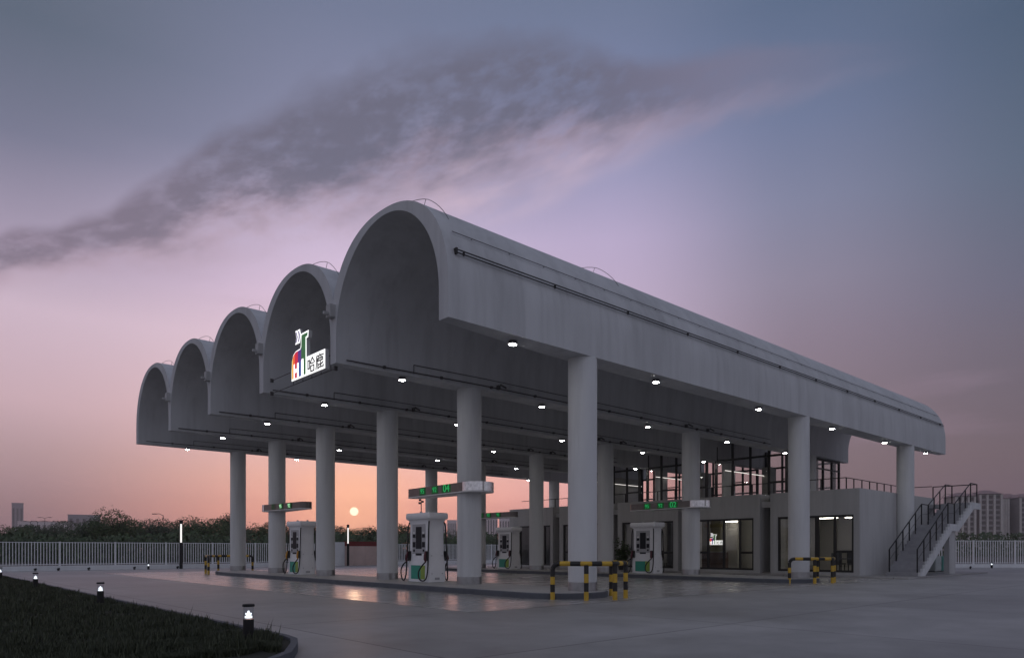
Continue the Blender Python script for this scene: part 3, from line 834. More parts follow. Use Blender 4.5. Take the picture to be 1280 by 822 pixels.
# ------------------------------------------------------------------ barriers
def barrier_mesh(pts, z, r=.055):
    """hooped pipe guard painted in black and yellow bands; one mesh, band by band"""
    segs = []
    top = []
    P = [Vector((a, b, 0)) for a, b in pts]
    # rail: rounded path through the post tops
    path = []
    n = len(P)
    first, last = P[0], P[-1]
    path += [first + Vector((0, 0, z - .14)), first + (P[1] - first).normalized() * .05 + Vector((0, 0, z - .04)), first + (P[1] - first).normalized() * .16 + Vector((0, 0, z))]
    for p in P[1:-1]: path.append(p + Vector((0, 0, z)))
    d = (P[-2] - last).normalized()
    path += [last + d * .16 + Vector((0, 0, z)), last + d * .05 + Vector((0, 0, z - .04)), last + Vector((0, 0, z - .14))]
    return P, path
def make_barrier(pts, z, label):
    t = thing('guard_rail', label, 'barrier', group='black and yellow guard rails')
    P, path = barrier_mesh(pts, z)
    # resample the rail in .27 m bands
    L_ = [0]
    for a, b in zip(path, path[1:]): L_.append(L_[-1] + (b - a).length)
    def at(s):
        for k in range(len(path) - 1):
            if s <= L_[k + 1] + 1e-6:
                f_ = (s - L_[k]) / max(1e-6, L_[k + 1] - L_[k]); return path[k].lerp(path[k + 1], f_)
        return path[-1]
    nb = max(3, round(L_[-1] / .30)); nb += 1 - nb % 2
    m = MB(); fy = []
    for k in range(nb):
        s0, s1 = L_[-1] * k / nb, L_[-1] * (k + 1) / nb
        nf = len(m.bm.faces)
        m.tube([at(s0 + (s1 - s0) * q / 4) for q in range(5)], .063, 12)
        m.bm.faces.ensure_lookup_table()
        for f_ in m.bm.faces[nf:]: f_.material_index = k % 2
    m.build('rail', ['black_paint', 'yellow'], t, 40)
    for q, p in enumerate(P):
        m = MB(); zt = z - .14 if q in (0, len(P) - 1) else z - .03
        nb = 4 if q in (0, len(P) - 1) else 4
        for k in range(nb):
            nf = len(m.bm.faces)
            m.lathe([(.061, zt * k / nb), (.061, zt * (k + 1) / nb)], (p.x, p.y, 0), 12)
            m.bm.faces.ensure_lookup_table()
            for f_ in m.bm.faces[nf:]: f_.material_index = (k + 1) % 2
        m.build('post', ['black_paint', 'yellow'], t, 40)
    return t
HP = [(-1.56, -.38), (-1.14, -1.16), (-.46, -1.53), (.28, -1.28), (.72, -.42)]
h0 = make_barrier(HP, .93, 'black and yellow pipe guard round the near end of the nearest pump island'); h0.location = (U0, V0, 0)
dup(h0, (U0 + OFFI + .12, V0 + .1, 0), 'black and yellow pipe guard at the island end before the corner shop window')
HF = [(-1.75, -.6), (-1.45, .72), (-.5, 1.55), (.55, 1.3), (.95, .4)]
h2 = make_barrier(HF, .93, 'black and yellow pipe guard at the far left end of the nearest island'); h2.location = (U0, W[5], 0)

# ------------------------------------------------------------------ fuel pumps
def rrect(hx, hy, z, r=.05, n=4):
    pts = []
    for sx, sy, a0 in ((1, 1, 0), (-1, 1, 90), (-1, -1, 180), (1, -1, 270)):
        for k in range(n + 1):
            a = R(a0 + 90 * k / n)
            pts.append((sx * (hx - r) + r * math.cos(a), sy * (hy - r) + r * math.sin(a), z))
    return pts
def make_pump(label, noz='red_noz'):
    t = thing('fuel_pump', label, 'fuel pump', group='fuel pumps')
    MB().loft([rrect(.37, .62, 0), rrect(.375, .63, .12), rrect(.37, .62, .62), rrect(.335, .585, .95), rrect(.33, .58, 1.9), rrect(.335, .60, 2.10), rrect(.37, .66, 2.18)]).build('pump_body', 'pump_white', t, 40)
    MB().loft([rrect(.39, .69, 2.182), rrect(.42, .72, 2.22), rrect(.42, .72, 2.37), rrect(.40, .70, 2.41)]).build('top_cap', 'pump_white', t, 40)
    m = MB()
    for a, b in ((-.1, .2), (.14, -.3)): m.lathe([(.05, 2.41), (.05, 2.46), (.02, 2.48)], (a, b, 0), 10)
    m.build('roof_vent', 'pump_grey', t)
    for sx in (-1, 1):
        def bx(name, y0, y1, z0, z1, mt, d0=.328, d1=.345, par=t, bev=0):
            return MB().box(sx * d0, sx * d1, y0, y1, z0, z1, bev).build(name, mt, par)
        fp = bx('face_panel', -.40, .40, .98, 2.02, 'pump_grey', .32, .338)
        bx('display_screen', -.17, .17, 1.16, 1.93, 'screen', .338, .352, fp, .008)
        for s in (-1, 1):
            k = bx('keypad', min(s * .21, s * .37), max(s * .21, s * .37), 1.55, 1.67, 'screen', .338, .35, fp)
            bx('button_plate', min(s * .235, s * .33), max(s * .235, s * .33), 1.68, 1.75, 'white_trim', .338, .352, fp)
            bx('card_reader', min(s * .21, s * .37), max(s * .21, s * .37), 1.21, 1.40, 'screen', .338, .35, fp)
            bx('socket', min(s * .25, s * .33), max(s * .25, s * .33), 1.06, 1.14, 'screen', .338, .352, fp)
        bx('receipt_slot', -.17, .17, .93, 1.0, 'screen', .338, .36)
        bx('print_panel', -.16, .42, .10, .58, 'teal', .368, .382)
        bx('print_stripe', -.42, -.162, .10, .58, 'lime', .368, .382)
        for s in (-1, 1):
            # grip holstered at the edge, hose from the cap, loop towards the ground
            yb = s * .53
            m = MB().box(sx * .345, sx * .41, yb - .07, yb + .07, .74, 1.08, .012)
            m.build('holster', 'rubber', t)
            m = MB(); m.tube([(sx * .44, yb + s * .02, 1.06), (sx * .47, yb + s * .03, .93), (sx * .49, yb + s * .04, .80), (sx * .455, yb + s * .05, .70)], .035, 8, [.03, .045, .04, .025])
            m.build('nozzle', noz, t, 60)
            m = MB()
            ys = yb + s * .10
            pts = [(sx * .30, ys - s * .06, 2.16), (sx * .36, ys, 1.9), (sx * .375, ys + s * .005, 1.4), (sx * .40, ys + s * .02, .9), (sx * .42, ys + s * .02, .45),
                   (sx * .44, ys + s * .06, .14), (sx * .47, ys + s * .14, .04), (sx * .50, ys + s * .22, .16), (sx * .51, ys + s * .23, .40), (sx * .49, ys + s * .12, .60), (sx * .47, yb + s * .05, .70)]
            if s < 0: pts = pts[:5] + [(sx * .46, ys + .02, .14), (sx * .52, ys + .14, .05), (sx * .56, ys + .30, .14), (sx * .56, ys + .32, .36), (sx * .51, ys + .2, .56), (sx * .47, yb + s * .05, .70)]
            # smooth the path
            q = [Vector(p) for p in pts]; sm = []
            for k in range(len(q) - 1):
                p0, p1, p2, p3 = q[max(k - 1, 0)], q[k], q[k + 1], q[min(k + 2, len(q) - 1)]
                for j in range(5):
                    tt = j / 5
                    sm.append(.5 * ((2 * p1) + (p2 - p0) * tt + (2 * p0 - 5 * p1 + 4 * p2 - p3) * tt * tt + (3 * p1 - p0 - 3 * p2 + p3) * tt ** 3))
            sm.append(q[-1])
            m.tube(sm, .025, 8); m.build('hose', 'rubber', t, 60)
    for sy in (-1, 1):
        m = MB()
        for a in (-.2, .2):
            for z in (.35, .85): m.lathe([(.018, -.006), (.018, .006)], (0, 0, 0), 8); 
        m.bm.clear()
        for a in (-.22, .22):
            for z in (.28, .90): m.box(a - .018, a + .018, sy * .61, sy * (.628 if z < .5 else .612), z, z + .036)
        m.build('panel_lock', 'pump_grey', t)
        MB().box(-.10, .10, sy * .622, sy * .634, .08, .16).build('vent_plate', 'pump_grey', t)
    return t
PV1, PV2 = 20.45, 30.35
pump = make_pump('white fuel pump on the near island under the number 04 sign'); pump.location = (U0, PV1, .155)
dup(pump, (U0 + OFFI - .1, PV1, .155), 'white fuel pump before the shop under the number 02 sign')
dup(pump, (U0 + OFFI - .1, PV2, .155), 'smaller looking white pump on the far island, seen past the middle column')
pump_y = make_pump('white fuel pump with orange nozzles towards the left end of the near island', 'orange'); pump_y.location = (U0, PV2, .155)

# ------------------------------------------------------------------ lane signs round the columns
def text_mesh(body, size, depth=.006):
    cu = bpy.data.curves.new('txt', 'FONT'); cu.body = body; cu.size = size; cu.extrude = depth / 2
    cu.align_x = 'CENTER'; cu.align_y = 'CENTER'
    o = bpy.data.objects.new('txt', cu); COL.objects.link(o)
    dg = bpy.context.evaluated_depsgraph_get()
    me = bpy.data.meshes.new_from_object(o.evaluated_get(dg))
    bpy.data.objects.remove(o); bpy.data.curves.remove(cu)
    return me
def put_text(name, body, size, material, parent, x, y, z, sx=-1):
    """text on a face looking along -X (sx=-1)"""
    me = text_mesh(body, size)
    rot = Matrix(((0, 0, -1), (-1, 0, 0), (0, 1, 0)))
    me.transform(Matrix.Translation((x, y, z)) @ rot.to_4x4())
    me.materials.clear(); me.materials.append(M[material])
    o = bpy.data.objects.new(name, me); COL.objects.link(o); o.parent = parent
    return o
def make_lane_sign(num, label, side, bright='led_green', texts=('95', '92')):
    """side +1: the blade runs towards +Y from the column; -1 towards -Y"""
    t = thing('lane_sign', label, 'sign', group='lane number signs on the columns')
    hw = .52; y0, y1 = -.42, 3.05
    z0, z1 = 0.0, .32
    def outline(o):
        pts = []
        for k in range(0, 19):
            a = math.pi + math.pi * k / 18; pts.append(((hw + o) * math.cos(a), side * (y0 + (hw + o) * math.sin(a))))
        for k in range(0, 19):
            a = math.pi * k / 18; pts.append(((hw * .55 + o) * math.cos(a) , side * (y1 + (.30 + o) * math.sin(a))))
        return pts if side > 0 else list(reversed(pts))
    MB().loft([[(a, b, z0 + .03) for a, b in outline(0)], [(a, b, z1) for a, b in outline(0)]]).build('sign_band', 'bezel', t, 40)
    MB().loft([[(a, b, z0) for a, b in outline(.012)], [(a, b, z0 + .03) for a, b in outline(.012)]]).build('light_edge', 'white_trim', t, 40)
    # polished collar round the column end
    m = MB(); ring = []
    for k in range(0, 25):
        a = math.pi * .93 + math.pi * 1.14 * k / 24; ring.append(((hw + .014) * math.cos(a), side * (y0 + (hw + .014) * math.sin(a))))
    m.loft([[(a, b, z0 + .034) for a, b in ring], [(a, b, z1 + .004) for a, b in ring]], closed=False)
    m.build('steel_collar', 'polished', t, 40)
    def face_x(yy):
        f_ = (yy - y0) / (y1 - y0); return -(hw + (hw * .55 - hw) * f_) - .008
    for (body, yy, sz) in ((texts[0], 2.15, .24), (texts[1], 1.35, .24), (num, .62, .36)):
        w_ = .62 * sz * len(body)
        if bright != 'led_green' and sz > .3:
            put_text('number', body, sz, 'led_glow', t, face_x(yy) - .012, side * yy, z0 + .175); continue
        MB().box(face_x(yy) - .008, face_x(yy) + .02, side * yy - w_ * .62, side * yy + w_ * .62, z0 + .04, z1 - .005).build('led_panel', 'led_glow', t)
        put_text('number', body, sz, bright, t, face_x(yy) - .022, side * yy, z0 + .175)
    return t
ZL = 3.13
s4 = make_lane_sign('04', 'lane sign reading 95 92 04 round the column above the nearest pump', 1); s4.location = (U0, W[1], ZL)
s2 = make_lane_sign('02', 'lane sign reading 95 92 02 on the column before the shop', 1); s2.location = (U0 + OFFI - .1, W[1], ZL)
s3 = make_lane_sign('03', 'lane sign with pale 95 and 92 above the pump with orange nozzles', -1, 'led_white', ('92', '95')); s3.location = (U0, W[4], ZL)
s1 = make_lane_sign('01', 'small lane sign half hidden behind the middle column on the far island', -1); s1.location = (U0 + OFFI - .1, W[4], ZL)

# ------------------------------------------------------------------ illuminated deer-shaped letter sign
def make_logo(label, name='illuminated_sign'):
    """drawn in (s, z): s runs to the right as seen from the yard, sign looks along -X"""
    t = thing(name, label, 'sign')
    def plate(nm, poly, x0, x1, mt, par=t):
        return MB().prism([(-a, b) for a, b in poly], 0, x0, x1).build(nm, mt, par)
    out = [(0, 0), (2.2, 0), (2.2, .56), (1.02, .56), (1.01, 1.12), (1.13, 1.14), (1.16, 1.34), (.66, 1.33), (.64, .98), (.60, .90), (.30, .88), (.12, .80), (.03, .62), (0, .3)]
    plate('back_box', out, -.018, .10, 'white_trim')
    plate('lit_face', out, -.0215, -.0185, 'sign_white')
    fx = (-.032, -.0225)
    plate('neck', [(.69, .56), (.84, .56), (.84, .06), (.96, .06), (.96, 1.17), (1.08, 1.19), (1.10, 1.28), (.71, 1.28), (.69, .95)], *fx, 's_green')
    plate('body_stripe', [(.04, .06), (.10, .06), (.10, .70), (.06, .62), (.04, .4)], *fx, 's_yellow')
    plate('body_stripe', [(.102, .50), (.25, .50), (.25, .82), (.16, .78), (.102, .70)], *fx, 's_orange')
    plate('body_stripe', [(.252, .50), (.46, .50), (.46, .85), (.34, .85), (.252, .82)], *fx, 's_red')
    plate('body_stripe', [(.462, .50), (.685, .50), (.685, .92), (.62, .86), (.462, .85)], *fx, 's_purple')
    plate('body_stripe', [(.10, .06), (.16, .06), (.16, .497), (.10, .497)], *fx, 's_orange')
    plate('body_stripe', [(.25, .06), (.40, .06), (.40, .22), (.25, .22)], *fx, 's_red')
    plate('body_stripe', [(.25, .34), (.40, .34), (.40, .497), (.25, .497)], *fx, 's_red')
    plate('body_stripe', [(.51, .06), (.66, .06), (.66, .497), (.51, .497)], *fx, 's_blue')
    # letters H and I in white between the stripes
    m = MB()
    for a, b, c, d in ((.165, .245, .06, .48), (.405, .49, .06, .48), (.245, .405, .235, .325)):
        m.box(-.036, -.0235, -a, -b, c, d)
    m.build('letter', 'sign_white', t)
    MB().box(-.036, -.0235, -.69, -.80, .06, .52).build('letter', 'sign_white', t)
    # double chevron behind the head
    def chev(s0, w, th, z0, z1):
        zm = (z0 + z1) / 2
        return [(s0, z1), (s0 + th, z1), (s0 + th + w, zm), (s0 + th, z0), (s0, z0), (s0 + w, zm)]
    for s0 in (.26, .43):
        plate('chevron', chev(s0, .08, .14, 1.08, 1.50), -.018, .06, 'white_trim')
        plate('chevron_face', chev(s0, .08, .14, 1.08, 1.50), -.0215, -.0185, 'sign_white')
        plate('chevron_fill', chev(s0 + .045, .08, .045, 1.13, 1.45), *fx, 's_lilac')
    # two characters, stroke by stroke
    def strokes(nm, segs, ox, oz, w, h, th=.032):
        m = MB()
        for (a, b), (c, d) in segs:
            p = Vector((ox + a * w, oz + b * h)); q = Vector((ox + c * w, oz + d * h))
            dd = (q - p).normalized(); n_ = Vector((-dd.y, dd.x)) * th / 2; e = dd * th / 2
            m.prism([(-(v.x), v.y) for v in (p - e + n_, p - e - n_, q + e - n_, q + e + n_)], 0, -.036 - .0006 * (len(m.bm.faces) % 7), -.0225)
        m.build(nm, 'ink', t)
    strokes('character', [((0, .25), (0, .85)), ((0, .85), (.26, .85)), ((.26, .85), (.26, .25)), ((0, .25), (.26, .25)),
                          ((.66, 1), (.36, .62)), ((.66, 1), (1, .62)), ((.50, .58), (.84, .58)),
                          ((.44, .40), (.90, .40)), ((.44, .40), (.44, .0)), ((.90, .40), (.90, 0)), ((.44, 0), (.90, 0))], 1.13, .07, .43, .40)
    strokes('character', [((.5, 1.0), (.55, .9)), ((.08, .88), (1, .88)), ((.08, .88), (.05, .3)), ((.05, .3), (-.02, 0)),
                          ((.2, .70), (.92, .70)), ((.2, .52), (.92, .52)), ((.38, .86), (.38, .52)), ((.68, .86), (.68, .52)), ((.92, .70), (.92, .52)), ((.2, .70), (.2, .52)),
                          ((.24, .40), (.24, .0)), ((.24, .22), (.5, .26)), ((.24, 0), (.5, .08)), ((.62, .42), (.62, .05)), ((.62, .05), (.98, .05)), ((.98, .05), (.98, .14)), ((.94, .34), (.64, .22))], 1.66, .07, .45, .41)
    return t
logo = make_logo('illuminated white sign with rainbow deer, HI letters and two characters in the second vault')
logo.location = (UF + .02, 20.72, 6.49)
m = MB()
m.tube([(.16, 1.92, -.03), (.16, -2.5, -.03)], .014, 6); m.tube([(.16, 1.92, .40), (.16, -2.5, .40)], .014, 6)
for q in (.25, -.4, -1.0, -1.6, -2.2): m.tube([(.16, q, -.05), (.16, q, .42)], .012, 6)
for q in (1.9, -2.48): m.box(.11, .21, q - .03, q + .03, .34, .46); m.box(.11, .21, q - .03, q + .03, -.09, .03)
m.build('mounting_frame', 'pipe_grey', logo)
small = make_logo('small glowing deer sign on the olive wall seen through the reception window', 'indoor_sign')
small.scale = (.46, .46, .46); small.location = (36.68, 23.12, 1.56)

# ------------------------------------------------------------------ fences
def make_fence(p0, p1, zc, z0, z1, npan, label, sp=.15, name='picket_fence'):
    a, b = Vector((*p0, 0)), Vector((*p1, 0)); d = b - a; Lh = d.length; d.normalize()
    t = thing(name, label, 'fence', (a.x, a.y, 0), math.atan2(d.y, d.x))
    MB().box(0, Lh, -.12, .12, -.06, zc).build('base_wall', 'fence', t)
    w = Lh / npan
    for k in range(npan + 1):
        MB().box(k * w - .05, k * w + .05, -.05, .05, zc, z1 + .02).build('post', 'fence', t)
        if k == npan: break
        m = MB(); x = k * w + .05; n = int((w - .1) / sp)
        for j in range(1, n):
            q = x + (w - .1) * j / n
            m.box(q - .022, q + .022, -.018, .018, z0, z1)
        m.box(x, x + w - .1, -.024, .024, z1 - .05, z1 - .012); m.box(x, x + w - .1, -.024, .024, z0 + .02, z0 + .06)
        m.build('fence_panel', 'fence', t)
    return t
FV = 50.2
make_fence((-16, FV), (26.3, FV), .30, .34, 1.74, 14, 'long white picket fence along the far left edge of the yard')
make_fence((31.3, FV), (57, FV), .30, .34, 1.74, 9, 'white picket fence glimpsed behind the pumps, right of the red hoarding')
make_fence((53.2, 18.9), (70.5, 3.0), .26, .30, 1.92, 8, 'white picket fence at the right edge before the apartment towers', .165)
tag(MB().box(25.55 + .8, 27.3, FV - .25, FV + .1, 0, 1.86, .01).build('wall_pier', 'fence'), 'plain white wall end between the picket fence and the red hoarding', 'wall')
t = thing('hoarding', 'pinkish hoarding with a red top band left of the nearest pump', 'hoarding', (27.3, FV, 0))
for k in range(4):
    part(MB().box(27.32 + k * 1.0, 28.30 + k * 1.0, FV - .05, FV, 0, 1.55), 'panel', 'hoard', t)
    part(MB().box(27.30 + k * 1.0, 28.30 + k * 1.0, FV - .06, FV + .01, 1.55, 1.92), 'top_band', 'hoard_red', t)

# ------------------------------------------------------------------ yard lamps
def make_post(label):
    t = thing('lamp_post', label, 'lamp post', group='slim lamp posts along the fence')
    MB().box(-.08, .08, -.08, .08, 0, 1.75, .01).build('pole', 'dark_metal', t)
    MB().box(-.038, .038, -.038, .038, 1.75, 2.98).build('light_tube', 'tube', t)
    MB().box(-.085, .085, -.085, .085, 2.98, 3.24, .01).build('top_cap', 'dark_metal', t)
    m = MB()
    m.box(-.085, -.070, -.085, .085, 1.76, 2.97).build('side_shield', 'dark_metal', t)
    return t
lp = make_post('slim black lamp post with lit upper tube left of the leftmost column'); lp.location = (14.95, 49.5, 0); lp.rotation_euler = (0, 0, -YAW)
dup(lp, (27.4, 49.6, 0), 'slim black lamp post with lit tube below the setting sun')
def make_bollard(label):
    t = thing('bollard_light', label, 'bollard light', group='black bollard lights')
    MB().lathe([(.068, -.03), (.068, .21), (.066, .22)], n=20).build('bollard_post', 'dark_metal', t, 40)
    MB().lathe([(.064, .222), (.064, .385)], n=20).build('lamp_glass', 'glass_clear', t, 40)
    MB().lathe([(.02, .232), (.046, .236), (.046, .262), (.02, .266), (.02, .278), (.040, .282), (.040, .300), (.014, .304), (.012, .330)], n=16).build('light_core', 'bollard_glow', t, 30)
    MB().lathe([(.03, .383), (.076, .386), (.08, .405), (.07, .42), (.02, .425)], n=24).build('bollard_cap', 'dark_metal', t, 40)
    return t
bl = make_bollard('black bollard light with glass top nearest the camera on the lawn edge'); bl.location = (3.62, 9.2, .155)
dup(bl, (3.60, 17.45, .155), 'black bollard light on the lawn, second along the kerb from the camera')
dup(bl, (3.58, 25.9, .155), 'black bollard light on the lawn, third along the kerb from the camera')
dup(bl, (3.58, 34.4, .155), 'smallest bollard light at the far end of the dark lawn')
dup(bl, (12.9, 49.3, 0), 'tiny lit bollard light in front of the fence near the lamp post')
dup(bl, (56.6, 13.6, 0), 'tiny lit bollard light in front of the right picket fence')
for k, x in enumerate((44, 73, 111, 168, 222, 1213)):
    r_ = (x - 640) / 875.74; v = 49.7
    uu = v * (SN + CS * r_) / (CS - SN * r_)
    if x > 1000: uu, v = bearing(x, 46.0)
    t = thing('ground_spotlight', 'small dark ground fixture at the foot of the %s' % ('right picket fence' if x > 1000 else 'left fence, %s from the left' % ORD[k]), 'spotlight', (uu, v, 0), group='small dark fixtures along the fence foot')
    MB().lathe([(.07, 0), (.07, .03), (.03, .04), (.03, .07)], n=12).build('spot_base', 'dark_metal', t)
    MB().tube([(-.07, 0, .10), (.07, 0, .13)], .06, 10, [.045, .065]).build('spot_head', 'dark_metal', t)

# ------------------------------------------------------------------ lawn
LP = [(4.10, 60), (4.10, 9.25), (4.04, 8.85), (3.86, 8.45), (3.46, 7.75), (2.7, 7.0), (1.4, 6.3), (-16, 4.0), (-16, 60)]
m = MB(); m.face([(a, b, .085) for a, b in LP])
bmesh.ops.triangulate(m.bm, faces=m.bm.faces)
tag(m.build('lawn_ground', 'soil'), kind='structure')
km = MB()
Pin = LP[:8]
def off_poly(P, d):
    o = []
    for i, p in enumerate(P):
        a = Vector(P[max(i - 1, 0)]); b = Vector(P[min(i + 1, len(P) - 1)]); tng = (b - a).normalized()
        n_ = Vector((-tng.y, tng.x)); o.append((p[0] + n_.x * d, p[1] + n_.y * d))
    return o
A_, B_ = off_poly(Pin, 0.0), off_poly(Pin, .09)
km.loft([[(a[0], a[1], -.02), (a[0], a[1], .12), (b[0], b[1], .12), (b[0], b[1], -.02)] for a, b in zip(A_, B_)])
tag(km.build('lawn_kerb', 'kerb', None, 30), kind='structure')
gr = random.Random(3)
gv, gf = [], []
def inside(a, b):
    return a < 4.06 and b > (4.4 + (a + 16) * .12 if a < 1.4 else 6.35 + max(0, a - 1.4) * .95 if a < 3.4 else 7.75 + (a - 3.4) * 2.1)
import mathutils.noise as mnoise
count = 0
while count < 130000:
    q = gr.random()
    if q < .62:      # strip seen from the yard
        b = 7 + (34 ** (gr.random() ** 1.4)) ; a = 4.08 - gr.random() * max(.4, 4.2 - .09 * b)
    else:
        a = -14 + 18 * gr.random(); b = 5 + 45 * gr.random() ** 1.5
    if not inside(a, b): continue
    nz = mnoise.noise((a * .9, b * .9, 0)) * .5 + mnoise.noise((a * 3.1, b * 3.1, 5)) * .35
    h = max(.012, .045 + .11 * nz + gr.random() * .04)
    nb_ = mnoise.noise((a * 1.7, b * 1.7, 11))
    if nb_ < -.18 and gr.random() < .8: continue
    if nb_ > .22 and gr.random() < .5: h += .10 * gr.random()
    if gr.random() < .012: h *= 1.9
    if a > 3.75: h *= .8
    w = .008 + .00035 * b; an = gr.random() * 6.283; le = gr.random() * h * .7
    ca, sa = math.cos(an), math.sin(an); lx, ly = -sa * le, ca * le
    i0 = len(gv)
    gv += [(a - ca * w, b - sa * w, .08), (a + ca * w, b + sa * w, .08), (a + lx, b + ly, .085 + h)]
    gf.append((i0, i0 + 1, i0 + 2)); count += 1
tag(mesh_from('lawn_grass', gv, gf, 'grass'), 'dark rough grass of the lawn in the lower left corner', kind='stuff')

# ------------------------------------------------------------------ trees beyond the fence
def foliage(rg, cx, cy, z0, rx, ry, rz, n, size, lobes=7):
    vs, fs = [], []
    L_ = []
    for _ in range(lobes):
        th = rg.random() * 6.283; q = rg.random() ** .5
        zz = rg.uniform(-.75, .8)
        k = math.sqrt(max(.1, 1 - zz * zz))
        L_.append((cx + rx * .62 * q * k * math.cos(th), cy + ry * .62 * q * k * math.sin(th), z0 + rz * zz * .72, rg.uniform(.34, .58)))
    for _ in range(n):
        lx, ly, lz, lr = rg.choice(L_)
        while True:
            d = Vector((rg.uniform(-1, 1), rg.uniform(-1, 1), rg.uniform(-1, 1)))
            if .05 < d.length < 1: break
        d = d.normalized() * (d.length ** .55)
        if rg.random() < .03: d *= 1.2
        p = Vector((lx + d.x * rx * lr, ly + d.y * ry * lr, lz + d.z * rz * lr * 1.05))
        if p.z < .15: p.z = .15 + rg.random() * .4
        a = Vector((rg.gauss(0, 1), rg.gauss(0, 1), rg.gauss(0, 1))).normalized(); b = a.orthogonal().normalized()
        s = size * rg.uniform(.5, 1.25)
        i0 = len(vs)
        vs += [tuple(p + a * s), tuple(p + b * s * .5), tuple(p - a * s), tuple(p - b * s * .5)]
        fs.append((i0, i0 + 1, i0 + 2, i0 + 3))
    return vs, fs
tr = random.Random(21)
def make_tree(x, y, h, w, leaf, label, low=True):
    t = thing('tree', label, 'tree', (x, y, -.06), group='trees in the row beyond the fence')
    zb = h * .16 if low else h * .3
    m = MB()
    lean = tr.uniform(-.2, .2)
    m.tube([(0, 0, 0), (lean * .3, 0, h * .25), (lean, lean * .5, h * .55), (lean * 1.2, lean, h * .85)], .1, 7, [.035 * h, .028 * h, .018 * h, .006 * h])
    for k in range(5):
        a = tr.random() * 6.283; z = h * tr.uniform(.28, .6)
        m.tube([(lean * z / h, 0, z), (math.cos(a) * w * .25, math.sin(a) * w * .25, z + h * .1), (math.cos(a) * w * .42, math.sin(a) * w * .42, z + h * .24)], .04, 5, [.014 * h, .01 * h, .004 * h])
    m.build('trunk', 'trunk', t)
    vs, fs = foliage(tr, 0, 0, (h + zb) / 2, w * .58, w * .5, (h - zb) / 2, int(4200 + 560 * w), .085 + .006 * h, 18)
    mesh_from('crown', vs, fs, leaf, t)
    return t
# (survey column, distance, crown top as elevation column, width)
TL = [(-30, 92, 655, 6), (8, 88, 654, 6), (38, 96, 657, 6.5), (70, 98, 657, 6.5), (100, 90, 656, 5.5), (118, 84, 652, 5.5), (146, 82, 645, 6.5), (168, 90, 646, 6.5), (196, 88, 649, 6),
      (220, 96, 652, 6), (246, 86, 645.5, 5.5), (262, 82, 648, 4.8), (284, 90, 650, 5.5), (306, 98, 655, 5), (326, 92, 655, 5), (350, 100, 657, 5.5), (376, 96, 658, 5.5), (400, 92, 657, 5), (424, 98, 659, 5.2), (448, 96, 656, 5), (466, 90, 660, 4.5),
      (498, 98, 659, 5), (524, 102, 661, 5), (556, 100, 663, 5), (590, 96, 661, 6.5), (612, 104, 664, 6)]
for k, (x, Y, top, w) in enumerate(TL):
    a, b = bearing(x, Y); h = 1.296 + (686 - top) * Y / 875.74 + .06
    lf = ('leaf_a', 'leaf_b', 'leaf_a', 'leaf_c', 'leaf_b')[k % 5]
    kind = {'leaf_a': 'dark green', 'leaf_b': 'olive green', 'leaf_c': 'greyish green'}[lf]
    make_tree(a, b, h * (1.16 if k % 3 == 0 else .94 if k % 3 == 1 else 1.04), w * (1.1 if k % 2 else .85), lf, '%s bushy tree beyond the fence, %s from the left in the row' % (kind, ORD[k]))
# undergrowth that reads as one mass
uv, uf = [], []
for k in range(26000):
    x = tr.uniform(-260, 760); Y = tr.uniform(68, 82)
    a, b = bearing(x, Y)
    if b < 55: continue
    z = tr.random() ** 1.1 * (2.7 + 1.0 * mnoise.noise((a * .16, b * .16, 2)))
    d = Vector((tr.gauss(0, 1), tr.gauss(0, 1), tr.gauss(0, 1))).normalized(); e = d.orthogonal().normalized(); s = tr.uniform(.12, .32)
    p = Vector((a, b, max(0, z))); i0 = len(uv)
    uv += [tuple(p + d * s), tuple(p + e * s * .6), tuple(p - d * s), tuple(p - e * s * .6)]; uf.append((i0, i0 + 1, i0 + 2, i0 + 3))
tag(mesh_from('undergrowth', uv, uf, 'leaf_a'), 'dark undergrowth below the trees beyond the fence', kind='stuff')
uv, uf = [], []
for k in range(3500):
    x = tr.uniform(1150, 1420); Y = tr.uniform(120, 150)
    a, b = bearing(x, Y)
    z = tr.random() ** 1.2 * 4.3
    d = Vector((tr.gauss(0, 1), tr.gauss(0, 1), tr.gauss(0, 1))).normalized(); e = d.orthogonal().normalized(); s = tr.uniform(.2, .5)
    p = Vector((a, b, max(0, z))); i0 = len(uv)
    uv += [tuple(p + d * s), tuple(p + e * s * .6), tuple(p - d * s), tuple(p - e * s * .6)]; uf.append((i0, i0 + 1, i0 + 2, i0 + 3))
tag(mesh_from('hedge', uv, uf, 'leaf_a'), 'low dark hedge in front of the apartment towers', kind='stuff')

# potted plant before the shop
t = thing('potted_plant', 'dark leafy potted plant by the shop wall left of pump 02', 'plant', (33.0, 26.75, 0))
MB().lathe([(.16, 0), (.24, .38), (.25, .40), (.21, .40), (.20, .34)], n=18).build('pot', 'pot', t, 40)
vs, fs = foliage(tr, 0, 0, 1.15, .55, .55, .8, 500, .12, 7); mesh_from('leaves', vs, fs, 'leaf_a', t)
MB().tube([(0, 0, .3), (.03, .02, 1.2)], .02, 6).build('stem', 'trunk', t)

